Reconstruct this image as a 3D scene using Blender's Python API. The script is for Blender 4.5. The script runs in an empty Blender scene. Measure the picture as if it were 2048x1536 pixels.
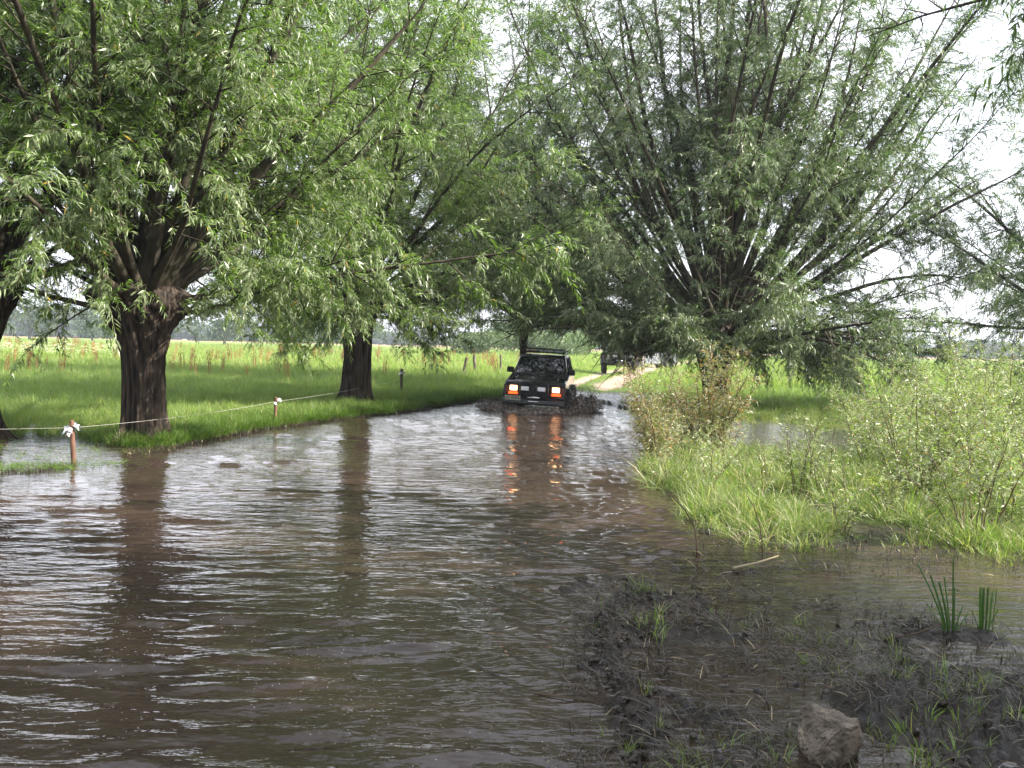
import bpy, bmesh, math, random
import numpy as np
from mathutils import Vector, Matrix, Euler, noise as mnoise
R = math.radians
C = bpy.context.scene.collection
SC = bpy.context.scene

# ------------------------------------------------------------------ camera, sky, sun, exposure
EYE = 1.75
cam_data = bpy.data.cameras.new('camera')
cam_data.sensor_width = 36.0
cam_data.lens = 35.33
cam_data.clip_start = 0.05
cam_data.clip_end = 9000
cam = bpy.data.objects.new('camera', cam_data)
C.objects.link(cam)
cam.matrix_world = Matrix.Translation((0, 0, EYE)) @ Matrix.Rotation(R(90 - 2.22), 4, 'X') @ Matrix.Rotation(R(1.35), 4, 'Z')
SC.camera = cam

SUN_AZ, SUN_EL = 99.0, 36.0           # clockwise from straight ahead, above the horizon
world = bpy.data.worlds.new("World")
SC.world = world
world.use_nodes = True
wn, wl = world.node_tree.nodes, world.node_tree.links
bg = wn['Background']
sky = wn.new('ShaderNodeTexSky')
sky.sky_type = 'NISHITA'
sky.sun_disc = False
sky.sun_elevation = R(SUN_EL)
sky.sun_rotation = R(SUN_AZ)
sky.air_density = 1.3
sky.dust_density = 2.5
sky.ozone_density = 1.0
tc = wn.new('ShaderNodeTexCoord')
mp = wn.new('ShaderNodeMapping')
mp.inputs['Scale'].default_value = (1.0, 1.0, 2.6)
cn = wn.new('ShaderNodeTexNoise')
cn.inputs['Scale'].default_value = 2.4
cn.inputs['Detail'].default_value = 6
cn.inputs['Roughness'].default_value = 0.55
cr = wn.new('ShaderNodeMapRange')
cr.inputs['From Min'].default_value = 0.36
cr.inputs['From Max'].default_value = 0.60
cr.inputs['To Min'].default_value = 0.45
cr.inputs['To Max'].default_value = 0.95
mx = wn.new('ShaderNodeMix')
mx.data_type = 'RGBA'
mx.inputs[7].default_value = (8.0, 8.15, 9.0, 1)      # thin bright summer cloud
wl.new(tc.outputs['Generated'], mp.inputs['Vector'])
wl.new(mp.outputs[0], cn.inputs['Vector'])
wl.new(cn.outputs['Fac'], cr.inputs['Value'])
wl.new(cr.outputs[0], mx.inputs[0])
wl.new(sky.outputs[0], mx.inputs[6])
wl.new(mx.outputs[2], bg.inputs['Color'])
bg.inputs['Strength'].default_value = 0.085

sun_data = bpy.data.lights.new('sun', 'SUN')
sun_data.energy = 5.0
sun_data.angle = R(0.55)
sun_data.color = (1.0, 0.93, 0.82)
sun = bpy.data.objects.new('sun', sun_data)
C.objects.link(sun)
sdir = Vector((math.sin(R(SUN_AZ)) * math.cos(R(SUN_EL)), math.cos(R(SUN_AZ)) * math.cos(R(SUN_EL)), math.sin(R(SUN_EL))))
sun.rotation_euler = sdir.to_track_quat('Z', 'Y').to_euler()
sun.location = (30, -8, 30)

vs = SC.view_settings
vs.view_transform = 'Standard'
vs.look = 'None'
vs.gamma = 1
vs.use_curve_mapping = False
vs.exposure = 1.6
SC.cycles.max_bounces = 7
SC.cycles.diffuse_bounces = 3
SC.cycles.glossy_bounces = 3
SC.cycles.transmission_bounces = 4
SC.cycles.transparent_max_bounces = 6
SC.cycles.sample_clamp_indirect = 6
SC.cycles.use_denoising = True

# ------------------------------------------------------------------ helpers
def tag(o, label=None, cat=None, group=None, kind=None):
    if label: o['label'] = label
    if cat: o['category'] = cat
    if group: o['group'] = group
    if kind: o['kind'] = kind
    return o

def link(o, parent=None):
    C.objects.link(o)
    if parent is not None: o.parent = parent
    return o

def empty(name, loc=(0, 0, 0), rot=(0, 0, 0)):
    o = bpy.data.objects.new(name, None)
    o.empty_display_size = .2
    o.location = loc
    o.rotation_euler = rot
    C.objects.link(o)
    return o

def mesh_obj(name, verts, faces, mats, parent=None, smooth=False, midx=None):
    me = bpy.data.meshes.new(name)
    me.from_pydata([tuple(v) for v in verts], [], [tuple(f) for f in faces])
    for m in (mats if isinstance(mats, (list, tuple)) else [mats]):
        me.materials.append(m)
    if midx is not None: me.polygons.foreach_set('material_index', np.array(midx, dtype=np.int32))
    if smooth: me.polygons.foreach_set('use_smooth', np.ones(len(me.polygons), dtype=bool))
    me.update()
    return link(bpy.data.objects.new(name, me), parent)

def copy_tree(o, parent=None):
    c = o.copy()
    C.objects.link(c)
    if parent is not None: c.parent = parent
    for ch in list(o.children): copy_tree(ch, c)
    return c

class MB:
    """collects shapes into one mesh"""
    def __init__(s): s.v = []; s.f = []
    def add(s, v, f, M=None):
        n = len(s.v)
        s.v += [tuple(M @ Vector(p)) if M else tuple(p) for p in v]
        s.f += [tuple(i + n for i in q) for q in f]
        return s
    def box(s, cx, cy, cz, sx, sy, sz, M=None):
        v = [(cx + a * sx / 2, cy + b * sy / 2, cz + c * sz / 2) for a in (-1, 1) for b in (-1, 1) for c in (-1, 1)]
        return s.add(v, [(0, 1, 3, 2), (4, 6, 7, 5), (0, 4, 5, 1), (2, 3, 7, 6), (0, 2, 6, 4), (1, 5, 7, 3)], M)
    def prism(s, prof, x0, x1, inset=0.0, M=None):
        """profile in the y-z plane pushed along x"""
        n = len(prof)
        v = [(x0, p[0], p[1]) for p in prof] + [(x1, p[0], p[1]) for p in prof]
        f = [tuple(range(n))[::-1], tuple(range(n, 2 * n))] + [(i, (i + 1) % n, n + (i + 1) % n, n + i) for i in range(n)]
        return s.add(v, f, M)
    def tube(s, path, rad, sides=8, cap=True):
        P = [Vector(p) for p in path]
        rs = rad if isinstance(rad, (list, tuple, np.ndarray)) else [rad] * len(P)
        n0 = len(s.v)
        prev = None
        for i, p in enumerate(P):
            t = (P[min(i + 1, len(P) - 1)] - P[max(i - 1, 0)]).normalized()
            if prev is None:
                a = t.orthogonal().normalized()
            else:
                a = (prev - t * prev.dot(t))
                a = a.normalized() if a.length > 1e-6 else t.orthogonal().normalized()
            prev = a
            b = t.cross(a)
            for k in range(sides):
                w = 2 * math.pi * k / sides
                s.v.append(tuple(p + (a * math.cos(w) + b * math.sin(w)) * rs[i]))
        for i in range(len(P) - 1):
            for k in range(sides):
                q = (k + 1) % sides
                s.f.append((n0 + i * sides + k, n0 + i * sides + q, n0 + (i + 1) * sides + q, n0 + (i + 1) * sides + k))
        if cap:
            s.f.append(tuple(n0 + k for k in range(sides))[::-1])
            s.f.append(tuple(n0 + (len(P) - 1) * sides + k for k in range(sides)))
        return s
    def lathe(s, prof, n=24, axis='Y', M=None):
        """profile of (radius, along) pairs turned about the axis"""
        v = []
        for r, a in prof:
            for k in range(n):
                w = 2 * math.pi * k / n
                v.append((a, r * math.cos(w), r * math.sin(w)) if axis == 'X' else ((r * math.cos(w), a, r * math.sin(w)) if axis == 'Y' else (r * math.cos(w), r * math.sin(w), a)))
        f = [(i * n + k, i * n + (k + 1) % n, (i + 1) * n + (k + 1) % n, (i + 1) * n + k) for i in range(len(prof) - 1) for k in range(n)]
        return s.add(v, f, M)
    def build(s, name, mats, parent=None, smooth=False, bevel=0, seg=2):
        o = mesh_obj(name, s.v, s.f, mats, parent, smooth)
        if bevel:
            m = o.modifiers.new('soft_edges', 'BEVEL')
            m.width = bevel; m.segments = seg; m.limit_method = 'ANGLE'; m.angle_limit = R(35)
        return o

_rt = np.random.RandomState(7)
_T = _rt.rand(256, 256)
def vn(x, y):
    x = np.asarray(x, dtype=float); y = np.asarray(y, dtype=float)
    xi = np.floor(x); yi = np.floor(y)
    u = x - xi; v = y - yi
    u = u * u * (3 - 2 * u); v = v * v * (3 - 2 * v)
    a = xi.astype(np.int64) & 255; b = yi.astype(np.int64) & 255
    a1 = (a + 1) & 255; b1 = (b + 1) & 255
    return (_T[a, b] * (1 - u) + _T[a1, b] * u) * (1 - v) + (_T[a, b1] * (1 - u) + _T[a1, b1] * u) * v
def fbm(x, y, o=4, g=.5, s=0):
    t = 0; a = 1; n = 0
    for i in range(o):
        c, sn = math.cos(.6 + i), math.sin(.6 + i)
        t = t + a * vn(x * c - y * sn + 17.3 * i + s * 31.7, x * sn + y * c + 9.1 * i + s * 11.9)
        n += a; a *= g; x = x * 2.03; y = y * 2.03
    return t / n
def sst(a, b, x):
    t = np.clip((x - a) / (b - a), 0, 1)
    return t * t * (3 - 2 * t)

# ------------------------------------------------------------------ materials
def mat(name, col, rough=.6, spec=.5, metal=0., **k):
    m = bpy.data.materials.new(name)
    m.use_nodes = True
    b = m.node_tree.nodes['Principled BSDF']
    b.inputs['Base Color'].default_value = (*col, 1)
    b.inputs['Roughness'].default_value = rough
    b.inputs['Specular IOR Level'].default_value = spec
    b.inputs['Metallic'].default_value = metal
    for q, v in k.items(): b.inputs[q.replace('_', ' ')].default_value = v
    return m

def noisy(m, c1, c2, scale=8, detail=5, bump=0., bscale=None, stretch=(1, 1, 1), rough=None, lo=.35, hi=.65):
    nt = m.node_tree; N, L = nt.nodes, nt.links
    b = N['Principled BSDF']
    g = N.new('ShaderNodeTexCoord'); mpp = N.new('ShaderNodeMapping')
    mpp.inputs['Scale'].default_value = stretch
    t = N.new('ShaderNodeTexNoise'); t.inputs['Scale'].default_value = scale; t.inputs['Detail'].default_value = detail
    L.new(g.outputs['Object'], mpp.inputs[0]); L.new(mpp.outputs[0], t.inputs['Vector'])
    r = N.new('ShaderNodeValToRGB')
    r.color_ramp.elements[0].position = lo; r.color_ramp.elements[0].color = (*c1, 1)
    r.color_ramp.elements[1].position = hi; r.color_ramp.elements[1].color = (*c2, 1)
    L.new(t.outputs['Fac'], r.inputs[0]); L.new(r.outputs[0], b.inputs['Base Color'])
    if bump:
        t2 = N.new('ShaderNodeTexNoise'); t2.inputs['Scale'].default_value = bscale or scale * 3; t2.inputs['Detail'].default_value = 6
        L.new(mpp.outputs[0], t2.inputs['Vector'])
        bp = N.new('ShaderNodeBump'); bp.inputs['Strength'].default_value = bump; bp.inputs['Distance'].default_value = .035 if bump >= .9 else .02
        L.new(t2.outputs['Fac'], bp.inputs['Height']); L.new(bp.outputs[0], b.inputs['Normal'])
    if rough:
        mr = N.new('ShaderNodeMapRange'); mr.inputs['To Min'].default_value = rough[0]; mr.inputs['To Max'].default_value = rough[1]
        L.new(t.outputs['Fac'], mr.inputs['Value']); L.new(mr.outputs[0], b.inputs['Roughness'])
    return m

def leaf_mat(name, top, top2, under, rough=.36, trans=.30, spec=.5, odd=None, oddp=.0):
    """thin leaf: darker glossy top, paler underside, some light passing through; every leaf its own shade"""
    m = bpy.data.materials.new(name); m.use_nodes = True
    N, L = m.node_tree.nodes, m.node_tree.links
    b = N['Principled BSDF']; out = N['Material Output']
    g = N.new('ShaderNodeNewGeometry'); oi = N.new('ShaderNodeObjectInfo')
    a = N.new('ShaderNodeMix'); a.data_type = 'RGBA'
    a.inputs[6].default_value = (*top, 1); a.inputs[7].default_value = (*top2, 1)
    L.new(g.outputs['Random Per Island'], a.inputs[0])
    c = N.new('ShaderNodeMix'); c.data_type = 'RGBA'; c.inputs[7].default_value = (*under, 1)
    L.new(g.outputs['Backfacing'], c.inputs[0]); L.new(a.outputs[2], c.inputs[6])
    src = c.outputs[2]
    if odd is not None:
        lt = N.new('ShaderNodeMath'); lt.operation = 'GREATER_THAN'; lt.inputs[1].default_value = 1 - oddp
        ad = N.new('ShaderNodeMath'); ad.operation = 'MULTIPLY_ADD'; ad.inputs[1].default_value = 7.31
        fr = N.new('ShaderNodeMath'); fr.operation = 'FRACT'
        L.new(g.outputs['Random Per Island'], ad.inputs[0]); L.new(oi.outputs['Random'], ad.inputs[2])
        L.new(ad.outputs[0], fr.inputs[0]); L.new(fr.outputs[0], lt.inputs[0])
        d = N.new('ShaderNodeMix'); d.data_type = 'RGBA'; d.inputs[7].default_value = (*odd, 1)
        L.new(lt.outputs[0], d.inputs[0]); L.new(src, d.inputs[6]); src = d.outputs[2]
    hv = N.new('ShaderNodeHueSaturation')
    mr = N.new('ShaderNodeMapRange'); mr.inputs['To Min'].default_value = .72; mr.inputs['To Max'].default_value = 1.28
    L.new(oi.outputs['Random'], mr.inputs['Value']); L.new(mr.outputs[0], hv.inputs['Value']); L.new(src, hv.inputs['Color'])
    L.new(hv.outputs[0], b.inputs['Base Color'])
    b.inputs['Roughness'].default_value = rough
    b.inputs['Specular IOR Level'].default_value = spec
    t = N.new('ShaderNodeBsdfTranslucent')
    tm = N.new('ShaderNodeMix'); tm.data_type = 'RGBA'; tm.blend_type = 'MULTIPLY'; tm.inputs[0].default_value = 1
    tm.inputs[7].default_value = (1.5, 1.9, .7, 1)
    L.new(hv.outputs[0], tm.inputs[6]); L.new(tm.outputs[2], t.inputs['Color'])
    ms = N.new('ShaderNodeMixShader'); ms.inputs[0].default_value = trans
    L.new(b.outputs[0], ms.inputs[1]); L.new(t.outputs[0], ms.inputs[2]); L.new(ms.outputs[0], out.inputs[0])
    return m

M = {}
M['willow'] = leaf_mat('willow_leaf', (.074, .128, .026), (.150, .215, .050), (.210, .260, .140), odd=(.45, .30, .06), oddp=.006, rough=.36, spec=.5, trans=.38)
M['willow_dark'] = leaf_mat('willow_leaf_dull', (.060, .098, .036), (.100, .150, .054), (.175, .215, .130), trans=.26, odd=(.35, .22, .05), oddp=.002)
M['shrub'] = leaf_mat('shrub_leaf', (.150, .200, .060), (.250, .300, .110), (.300, .330, .200), trans=.3, rough=.4, odd=(.34, .22, .08), oddp=.06)
M['shrub_red'] = leaf_mat('shrub_leaf_reddish', (.160, .185, .070), (.240, .245, .110), (.260, .260, .160), trans=.3, rough=.42, odd=(.30, .15, .07), oddp=.22)
M['grass'] = leaf_mat('grass_blade', (.065, .130, .018), (.120, .200, .030), (.085, .150, .025), trans=.3, rough=.45, spec=.35, odd=(.26, .22, .09), oddp=.05)
M['marsh'] = leaf_mat('marsh_grass_blade', (.105, .175, .035), (.200, .260, .075), (.170, .210, .075), trans=.32, rough=.4, spec=.4, odd=(.42, .36, .20), oddp=.14)
M['grass_lush'] = leaf_mat('grass_blade_lush', (.135, .200, .046), (.235, .290, .088), (.165, .225, .070), trans=.34, rough=.42, spec=.35, odd=(.34, .30, .12), oddp=.06)
M['meadow_dry'] = leaf_mat('meadow_blade', (.165, .240, .055), (.260, .310, .095), (.200, .260, .080), trans=.3, rough=.5, spec=.3, odd=(.34, .22, .10), oddp=.06)
M['far_leaf'] = leaf_mat('far_leaf', (.042, .070, .026), (.070, .105, .038), (.080, .110, .050), trans=.2, rough=.6, spec=.2)
M['pale_leaf'] = leaf_mat('pale_bush_leaf', (.095, .150, .050), (.140, .190, .075), (.150, .190, .100), trans=.25, rough=.5)
M['reed'] = leaf_mat('iris_blade', (.060, .150, .022), (.085, .190, .030), (.070, .165, .026), trans=.3, rough=.35)
M['dock'] = leaf_mat('dock_stalk', (.210, .095, .040), (.300, .150, .070), (.250, .120, .060), trans=.1, rough=.7, spec=.2)
M['umbel'] = leaf_mat('umbel_flower', (.75, .75, .68), (.82, .82, .76), (.7, .7, .6), trans=.2, rough=.7, spec=.2)
M['duckweed'] = leaf_mat('duckweed_leaf', (.260, .330, .040), (.340, .400, .060), (.3, .36, .05), trans=.1, rough=.5)
M['debris'] = leaf_mat('dead_stalk', (.016, .013, .009), (.045, .034, .020), (.03, .024, .015), trans=.05, rough=.4, odd=(.30, .24, .14), oddp=.05)
M['bark'] = noisy(mat('willow_bark', (.06, .045, .035), .9, .25), (.009, .007, .006), (.072, .054, .042), 16, 7, 1.0, 26, (1, 1, .12))
M['limb_bark'] = noisy(mat('limb_bark', (.06, .05, .035), .85, .25), (.026, .022, .015), (.070, .060, .040), 6, 5, .5, 24, (1, 1, .4))
M['twig'] = mat('twig_bark', (.085, .070, .038), .6, .3)
M['stem_bark'] = mat('shrub_stem', (.090, .058, .036), .6, .3)
M['post_wood'] = noisy(mat('post_wood', (.2, .12, .08), .85, .2), (.10, .052, .036), (.22, .125, .085), 14, 5, .5, 40, (1, 1, .15))
M['grey_wood'] = noisy(mat('weathered_post', (.15, .13, .1), .9, .2), (.08, .07, .055), (.22, .19, .15), 14, 5, .5, 40, (1, 1, .15))
M['white_plastic'] = mat('white_plastic', (.72, .71, .74), .4, .5)
M['wire'] = mat('white_fence_cord', (.42, .41, .37), .6, .3)
M['rock'] = noisy(mat('rough_stone', (.2, .16, .13), .8, .3), (.095, .078, .060), (.290, .245, .190), 9, 8, .9, 40, rough=(.55, .95))
M['clod'] = noisy(mat('mud_clod', (.02, .016, .013), .35, .4), (.009, .007, .005), (.040, .029, .020), 14, 5, .5, 60, rough=(.15, .6))

def ground_material():
    m = bpy.data.materials.new('earth_and_turf'); m.use_nodes = True
    N, L = m.node_tree.nodes, m.node_tree.links
    b = N['Principled BSDF']
    pos = N.new('ShaderNodeNewGeometry')
    def nz(s, d=5, r=.55):
        t = N.new('ShaderNodeTexNoise'); t.inputs['Scale'].default_value = s; t.inputs['Detail'].default_value = d; t.inputs['Roughness'].default_value = r
        L.new(pos.outputs['Position'], t.inputs['Vector']); return t.outputs['Fac']
    def ramp(f, stops):
        r = N.new('ShaderNodeValToRGB'); e = r.color_ramp.elements
        while len(e) < len(stops): e.new(.5)
        for k, (p, c) in enumerate(stops): e[k].position = p; e[k].color = (*c, 1)
        L.new(f, r.inputs[0]); return r.outputs[0]
    def mixc(f, a, c):
        x = N.new('ShaderNodeMix'); x.data_type = 'RGBA'
        L.new(f, x.inputs[0]); L.new(a, x.inputs[6]); L.new(c, x.inputs[7]); return x.outputs[2]
    def att(n):
        a = N.new('ShaderNodeAttribute'); a.attribute_name = n; return a.outputs['Fac']
    mud = ramp(nz(7, 8), [(.3, (.008, .006, .0042)), (.55, (.019, .0135, .009)), (.72, (.040, .028, .018))])
    turf = ramp(nz(1.2, 8, .65), [(.3, (.052, .088, .018)), (.5, (.085, .145, .026)), (.7, (.135, .190, .040))])
    sand = ramp(nz(3, 7), [(.3, (.27, .19, .135)), (.7, (.46, .35, .27))])
    wheat = ramp(nz(.05, 4), [(.35, (.30, .20, .10)), (.65, (.38, .26, .14))])
    mead = ramp(nz(.35, 9, .7), [(.32, (.095, .170, .030)), (.5, (.160, .235, .042)), (.66, (.205, .265, .060)), (.8, (.27, .23, .09))])
    c = mixc(att('veg'), mud, turf)
    c = mixc(att('meadow'), c, mead)
    c = mixc(att('track'), c, sand)
    c = mixc(att('wheat'), c, wheat)
    L.new(c, b.inputs['Base Color'])
    b.inputs['Specular IOR Level'].default_value = .16
    sp = N.new('ShaderNodeMapRange'); sp.inputs['To Min'].default_value = .12; sp.inputs['To Max'].default_value = .9
    L.new(att('dry'), sp.inputs['Value']); L.new(sp.outputs[0], b.inputs['Roughness'])
    bp = N.new('ShaderNodeBump'); bp.inputs['Strength'].default_value = .8; bp.inputs['Distance'].default_value = .03
    L.new(nz(17, 8, .6), bp.inputs['Height']); L.new(bp.outputs[0], b.inputs['Normal'])
    return m
M['ground'] = ground_material()

def water_material():
    m = bpy.data.materials.new('muddy_water'); m.use_nodes = True
    N, L = m.node_tree.nodes, m.node_tree.links
    b = N['Principled BSDF']
    pos = N.new('ShaderNodeNewGeometry')
    def nz(s, d, st=(1, 1, 1), r=.5):
        mpp = N.new('ShaderNodeMapping'); mpp.inputs['Scale'].default_value = st
        t = N.new('ShaderNodeTexNoise'); t.inputs['Scale'].default_value = s; t.inputs['Detail'].default_value = d; t.inputs['Roughness'].default_value = r
        L.new(pos.outputs['Position'], mpp.inputs[0]); L.new(mpp.outputs[0], t.inputs['Vector']); return t.outputs['Fac']
    r = N.new('ShaderNodeValToRGB')
    r.color_ramp.elements[0].position = .3; r.color_ramp.elements[0].color = (.030, .022, .017, 1)
    r.color_ramp.elements[1].position = .7; r.color_ramp.elements[1].color = (.056, .039, .030, 1)
    L.new(nz(.8, 4), r.inputs[0])
    # tiny pale froth flecks drifting on the surface
    v = N.new('ShaderNodeTexVoronoi'); v.inputs['Scale'].default_value = 26; v.inputs['Randomness'].default_value = 1
    L.new(pos.outputs['Position'], v.inputs['Vector'])
    lt = N.new('ShaderNodeMath'); lt.operation = 'LESS_THAN'; lt.inputs[1].default_value = .085
    L.new(v.outputs['Distance'], lt.inputs[0])
    gate = N.new('ShaderNodeMath'); gate.operation = 'GREATER_THAN'; gate.inputs[1].default_value = .48
    L.new(nz(1.1, 5), gate.inputs[0])
    mm = N.new('ShaderNodeMath'); mm.operation = 'MULTIPLY'
    L.new(lt.outputs[0], mm.inputs[0]); L.new(gate.outputs[0], mm.inputs[1])
    x = N.new('ShaderNodeMix'); x.data_type = 'RGBA'; x.inputs[7].default_value = (.42, .38, .34, 1)
    L.new(mm.outputs[0], x.inputs[0]); L.new(r.outputs[0], x.inputs[6]); L.new(x.outputs[2], b.inputs['Base Color'])
    b.inputs['Roughness'].default_value = .02
    b.inputs['IOR'].default_value = 1.34
    bp = N.new('ShaderNodeBump'); bp.inputs['Strength'].default_value = 1.0; bp.inputs['Distance'].default_value = .014
    ad = N.new('ShaderNodeMath'); ad.operation = 'MULTIPLY_ADD'; ad.inputs[1].default_value = .16
    ad2 = N.new('ShaderNodeMath'); ad2.operation = 'MULTIPLY_ADD'; ad2.inputs[1].default_value = 1.4
    L.new(nz(30, 2, (.8, 1.3, 1)), ad.inputs[0]); L.new(nz(9, 2, (.6, 1.3, 1)), ad2.inputs[2])
    L.new(nz(3.4, 2, (.5, 1.3, 1)), ad2.inputs[0]); L.new(ad2.outputs[0], ad.inputs[2])
    L.new(ad.outputs[0], bp.inputs['Height']); L.new(bp.outputs[0], b.inputs['Normal'])
    return m
M['water'] = water_material()

# ------------------------------------------------------------------ the lie of the land
XLy = [-30, 4, 8, 11, 12.2, 12.7, 13.8, 14.0, 15.2, 17.2, 19.4, 22.6, 24.5, 28.2, 31, 32, 33.5]
XLx = [-40, -30, -16, -10, -6.5, -5.9, -5.7, -5.45, -5.25, -5.10, -4.70, -3.70, -2.85, -1.80, -1.0, -.3, .9]
XRy = [-30, 0, 3, 4.1, 4.9, 5.5, 5.9, 6.9, 7.5, 8.2, 9, 9.7, 11.6, 13.3, 17.2, 21.5, 26.3, 30, 32, 33.5]
XRx = [-4, -.1, .35, .48, .52, .44, .50, .72, 1.0, 1.5, 1.75, 1.9, 1.85, 1.8, 2.3, 3.05, 3.5, 3.0, 2.7, 1.6]
TRy = [30, 33, 37, 41, 46, 53, 60, 75, 100, 160]
TRx = [1.2, 1.75, 2.55, 3.25, 4.15, 5.35, 6.6, 9.6, 15.5, 33]

def land(x, y):
    x = np.asarray(x, float); y = np.asarray(y, float)
    wob = (fbm(x * 1.1, y * 1.1, 4, .55, 1) - .5) * .55
    xl = np.interp(y, XLy, XLx) + wob
    xr = np.interp(y, XRy, XRx) + wob * .6
    inw = np.minimum(np.minimum((x - xl) * .85, (xr - x) * .9), (33.9 + wob - y) * .8)
    d = -inw
    right = (x > (xl + xr) / 2) & (y < 34)
    rise = .16 * sst(30, 48, y) + .06 * sst(3, 25, np.where(right, 0, xl - x))
    rough = fbm(x * 1.6, y * 1.6, 5, .55, 2) - .5
    fine = fbm(x * 7, y * 7, 5, .6, 3) - .5
    clod = np.abs(fbm(x * 11, y * 11, 4, .55, 4) - .5)
    left_h = .115 * (1 - np.exp(-np.maximum(d, 0) / .30)) + rise + .06 * rough + .02 * fine
    marsh = .006 + .085 * rough * sst(0, .5, d) + .035 * fine
    marsh = marsh + .10 * sst(24.5, 29, y) + .12 * sst(9, 16, x) * sst(9, 14, y) + rise
    near = 1 - sst(8.2, 9.6, y)
    mudh = -.020 + .085 * rough + .062 * fine + .045 * np.maximum(0, .14 - clod) * 4 * sst(.35, .6, fbm(x * 1.3, y * 1.3, 3, .5, 6))
    mudh = mudh - .03 * sst(6.0, 7.4, y) + .02 * (1 - sst(4.2, 5.6, y)) * sst(1.4, 2.4, x)
    marsh = marsh * (1 - near) + mudh * near
    h = np.where(right, marsh, left_h)
    h = np.where(d > 0, h, np.maximum(-.32, d * (.32 + .7 * sst(8.5, 11, y))) + .02 * fine)
    def bump(cx, cy, rx, ry, a, e=2):
        return a * np.exp(-(((x - cx) / rx) ** 2 + ((y - cy) / ry) ** 2))
    # clods thrown up along the rut, and the little turf islands in the shallows
    ridge = np.exp(-((d - .10) / .11) ** 2) * (1 - sst(6.6, 7.2, y)) * right
    h = h + ridge * (.015 + .075 * np.maximum(0, fbm(x * 9, y * 9, 4, .6, 8) - .42) * 2)
    lump = .6 + 1.1 * (fbm(x * 8, y * 8, 4, .6, 9))
    for q in ((.42, 7.30, .24, .30, .20), (.70, 7.55, .25, .22, .16), (.12, 6.38, .11, .12, .17), (1.05, 7.05, .30, .22, .10), (.85, 6.3, .25, .25, .06),
              (2.9, 6.25, .42, .30, .09), (2.35, 5.1, .7, .5, .06), (-.02, 7.35, .16, .12, .13), (1.2, 6.1, .35, .2, .05), (3.0, 8.0, .6, .2, .04), (1.75, 7.9, .35, .12, .07)):
        h = h + bump(*q) * lump * .62
    # pools: behind the bank post, among the shrubs, at the right edge of the mud
    h = h - bump(-8.0, 14.5, 2.6, 2.1, .32) - bump(5.5, 21.0, 2.4, 3.4, .17) - bump(3.55, 6.9, .42, .9, .09) - bump(3.9, 5.9, .5, .5, .05) - bump(2.4, 7.5, .6, .5, .035)
    h = h - bump(-6.25, 14.2, .8, .7, .12)
    h = h + bump(-7.2, 12.95, 1.6, .22, .0) + bump(-6.05, 16.3, .65, .55, .10)
    # track with two ruts
    cx = np.interp(y, TRy, TRx)
    on = sst(32, 36, y)
    tw = (fbm(x * .9, y * .9, 3, .5, 12) - .5) * .5
    r1 = np.exp(-((x - cx + .78 + tw * .4) / .34) ** 2); r2 = np.exp(-((x - cx - .78 + tw * .4) / .46) ** 2)
    h = h - on * .06 * (r1 + r2) + on * .04 * np.exp(-((x - cx) / .35) ** 2)
    track = np.clip((r1 * 1.35 + r2 * 1.6) * sst(36.5, 41, y) * (1 - sst(120, 170, y)) * (.55 + .9 * fbm(x * 2, y * 2, 4, .6, 13)), 0, 1)
    mudramp = np.exp(-(((x - 3.1) / 2.0) ** 2 + ((y - 33.0) / 3.6) ** 2) ** 2)
    edge = sst(.0, .30, d + (fbm(x * 3, y * 3, 3, .5, 14) - .5) * .3)
    veg = edge * sst(.0, .05, h)
    veg = veg * (1 - near * right) * (1 - mudramp) * (1 - track * .9)
    veg = np.clip(veg - 1.2 * np.exp(-((y - 17.9) / .7) ** 2) * (x < -6.8) * fbm(x * 2, y * 2, 3), 0, 1)
    meadow = veg * sst(40, 58, y + 8 * (fbm(x * .15, y * .15, 3, .5, 15) - .5))
    rr = np.hypot(x, y)
    wheat = sst(360, 380, y + x * .15) * (1 - sst(700, 760, rr)) * (1 - sst(60, 200, x - .25 * y))
    dry = sst(.02, .13, h) * np.maximum(veg, track)
    h = np.where(rr > 120, .28 + .0 * h, h)
    return h, veg, meadow, track, wheat, dry

def gz(x, y): return float(land(np.array([x]), np.array([y]))[0][0])

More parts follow.
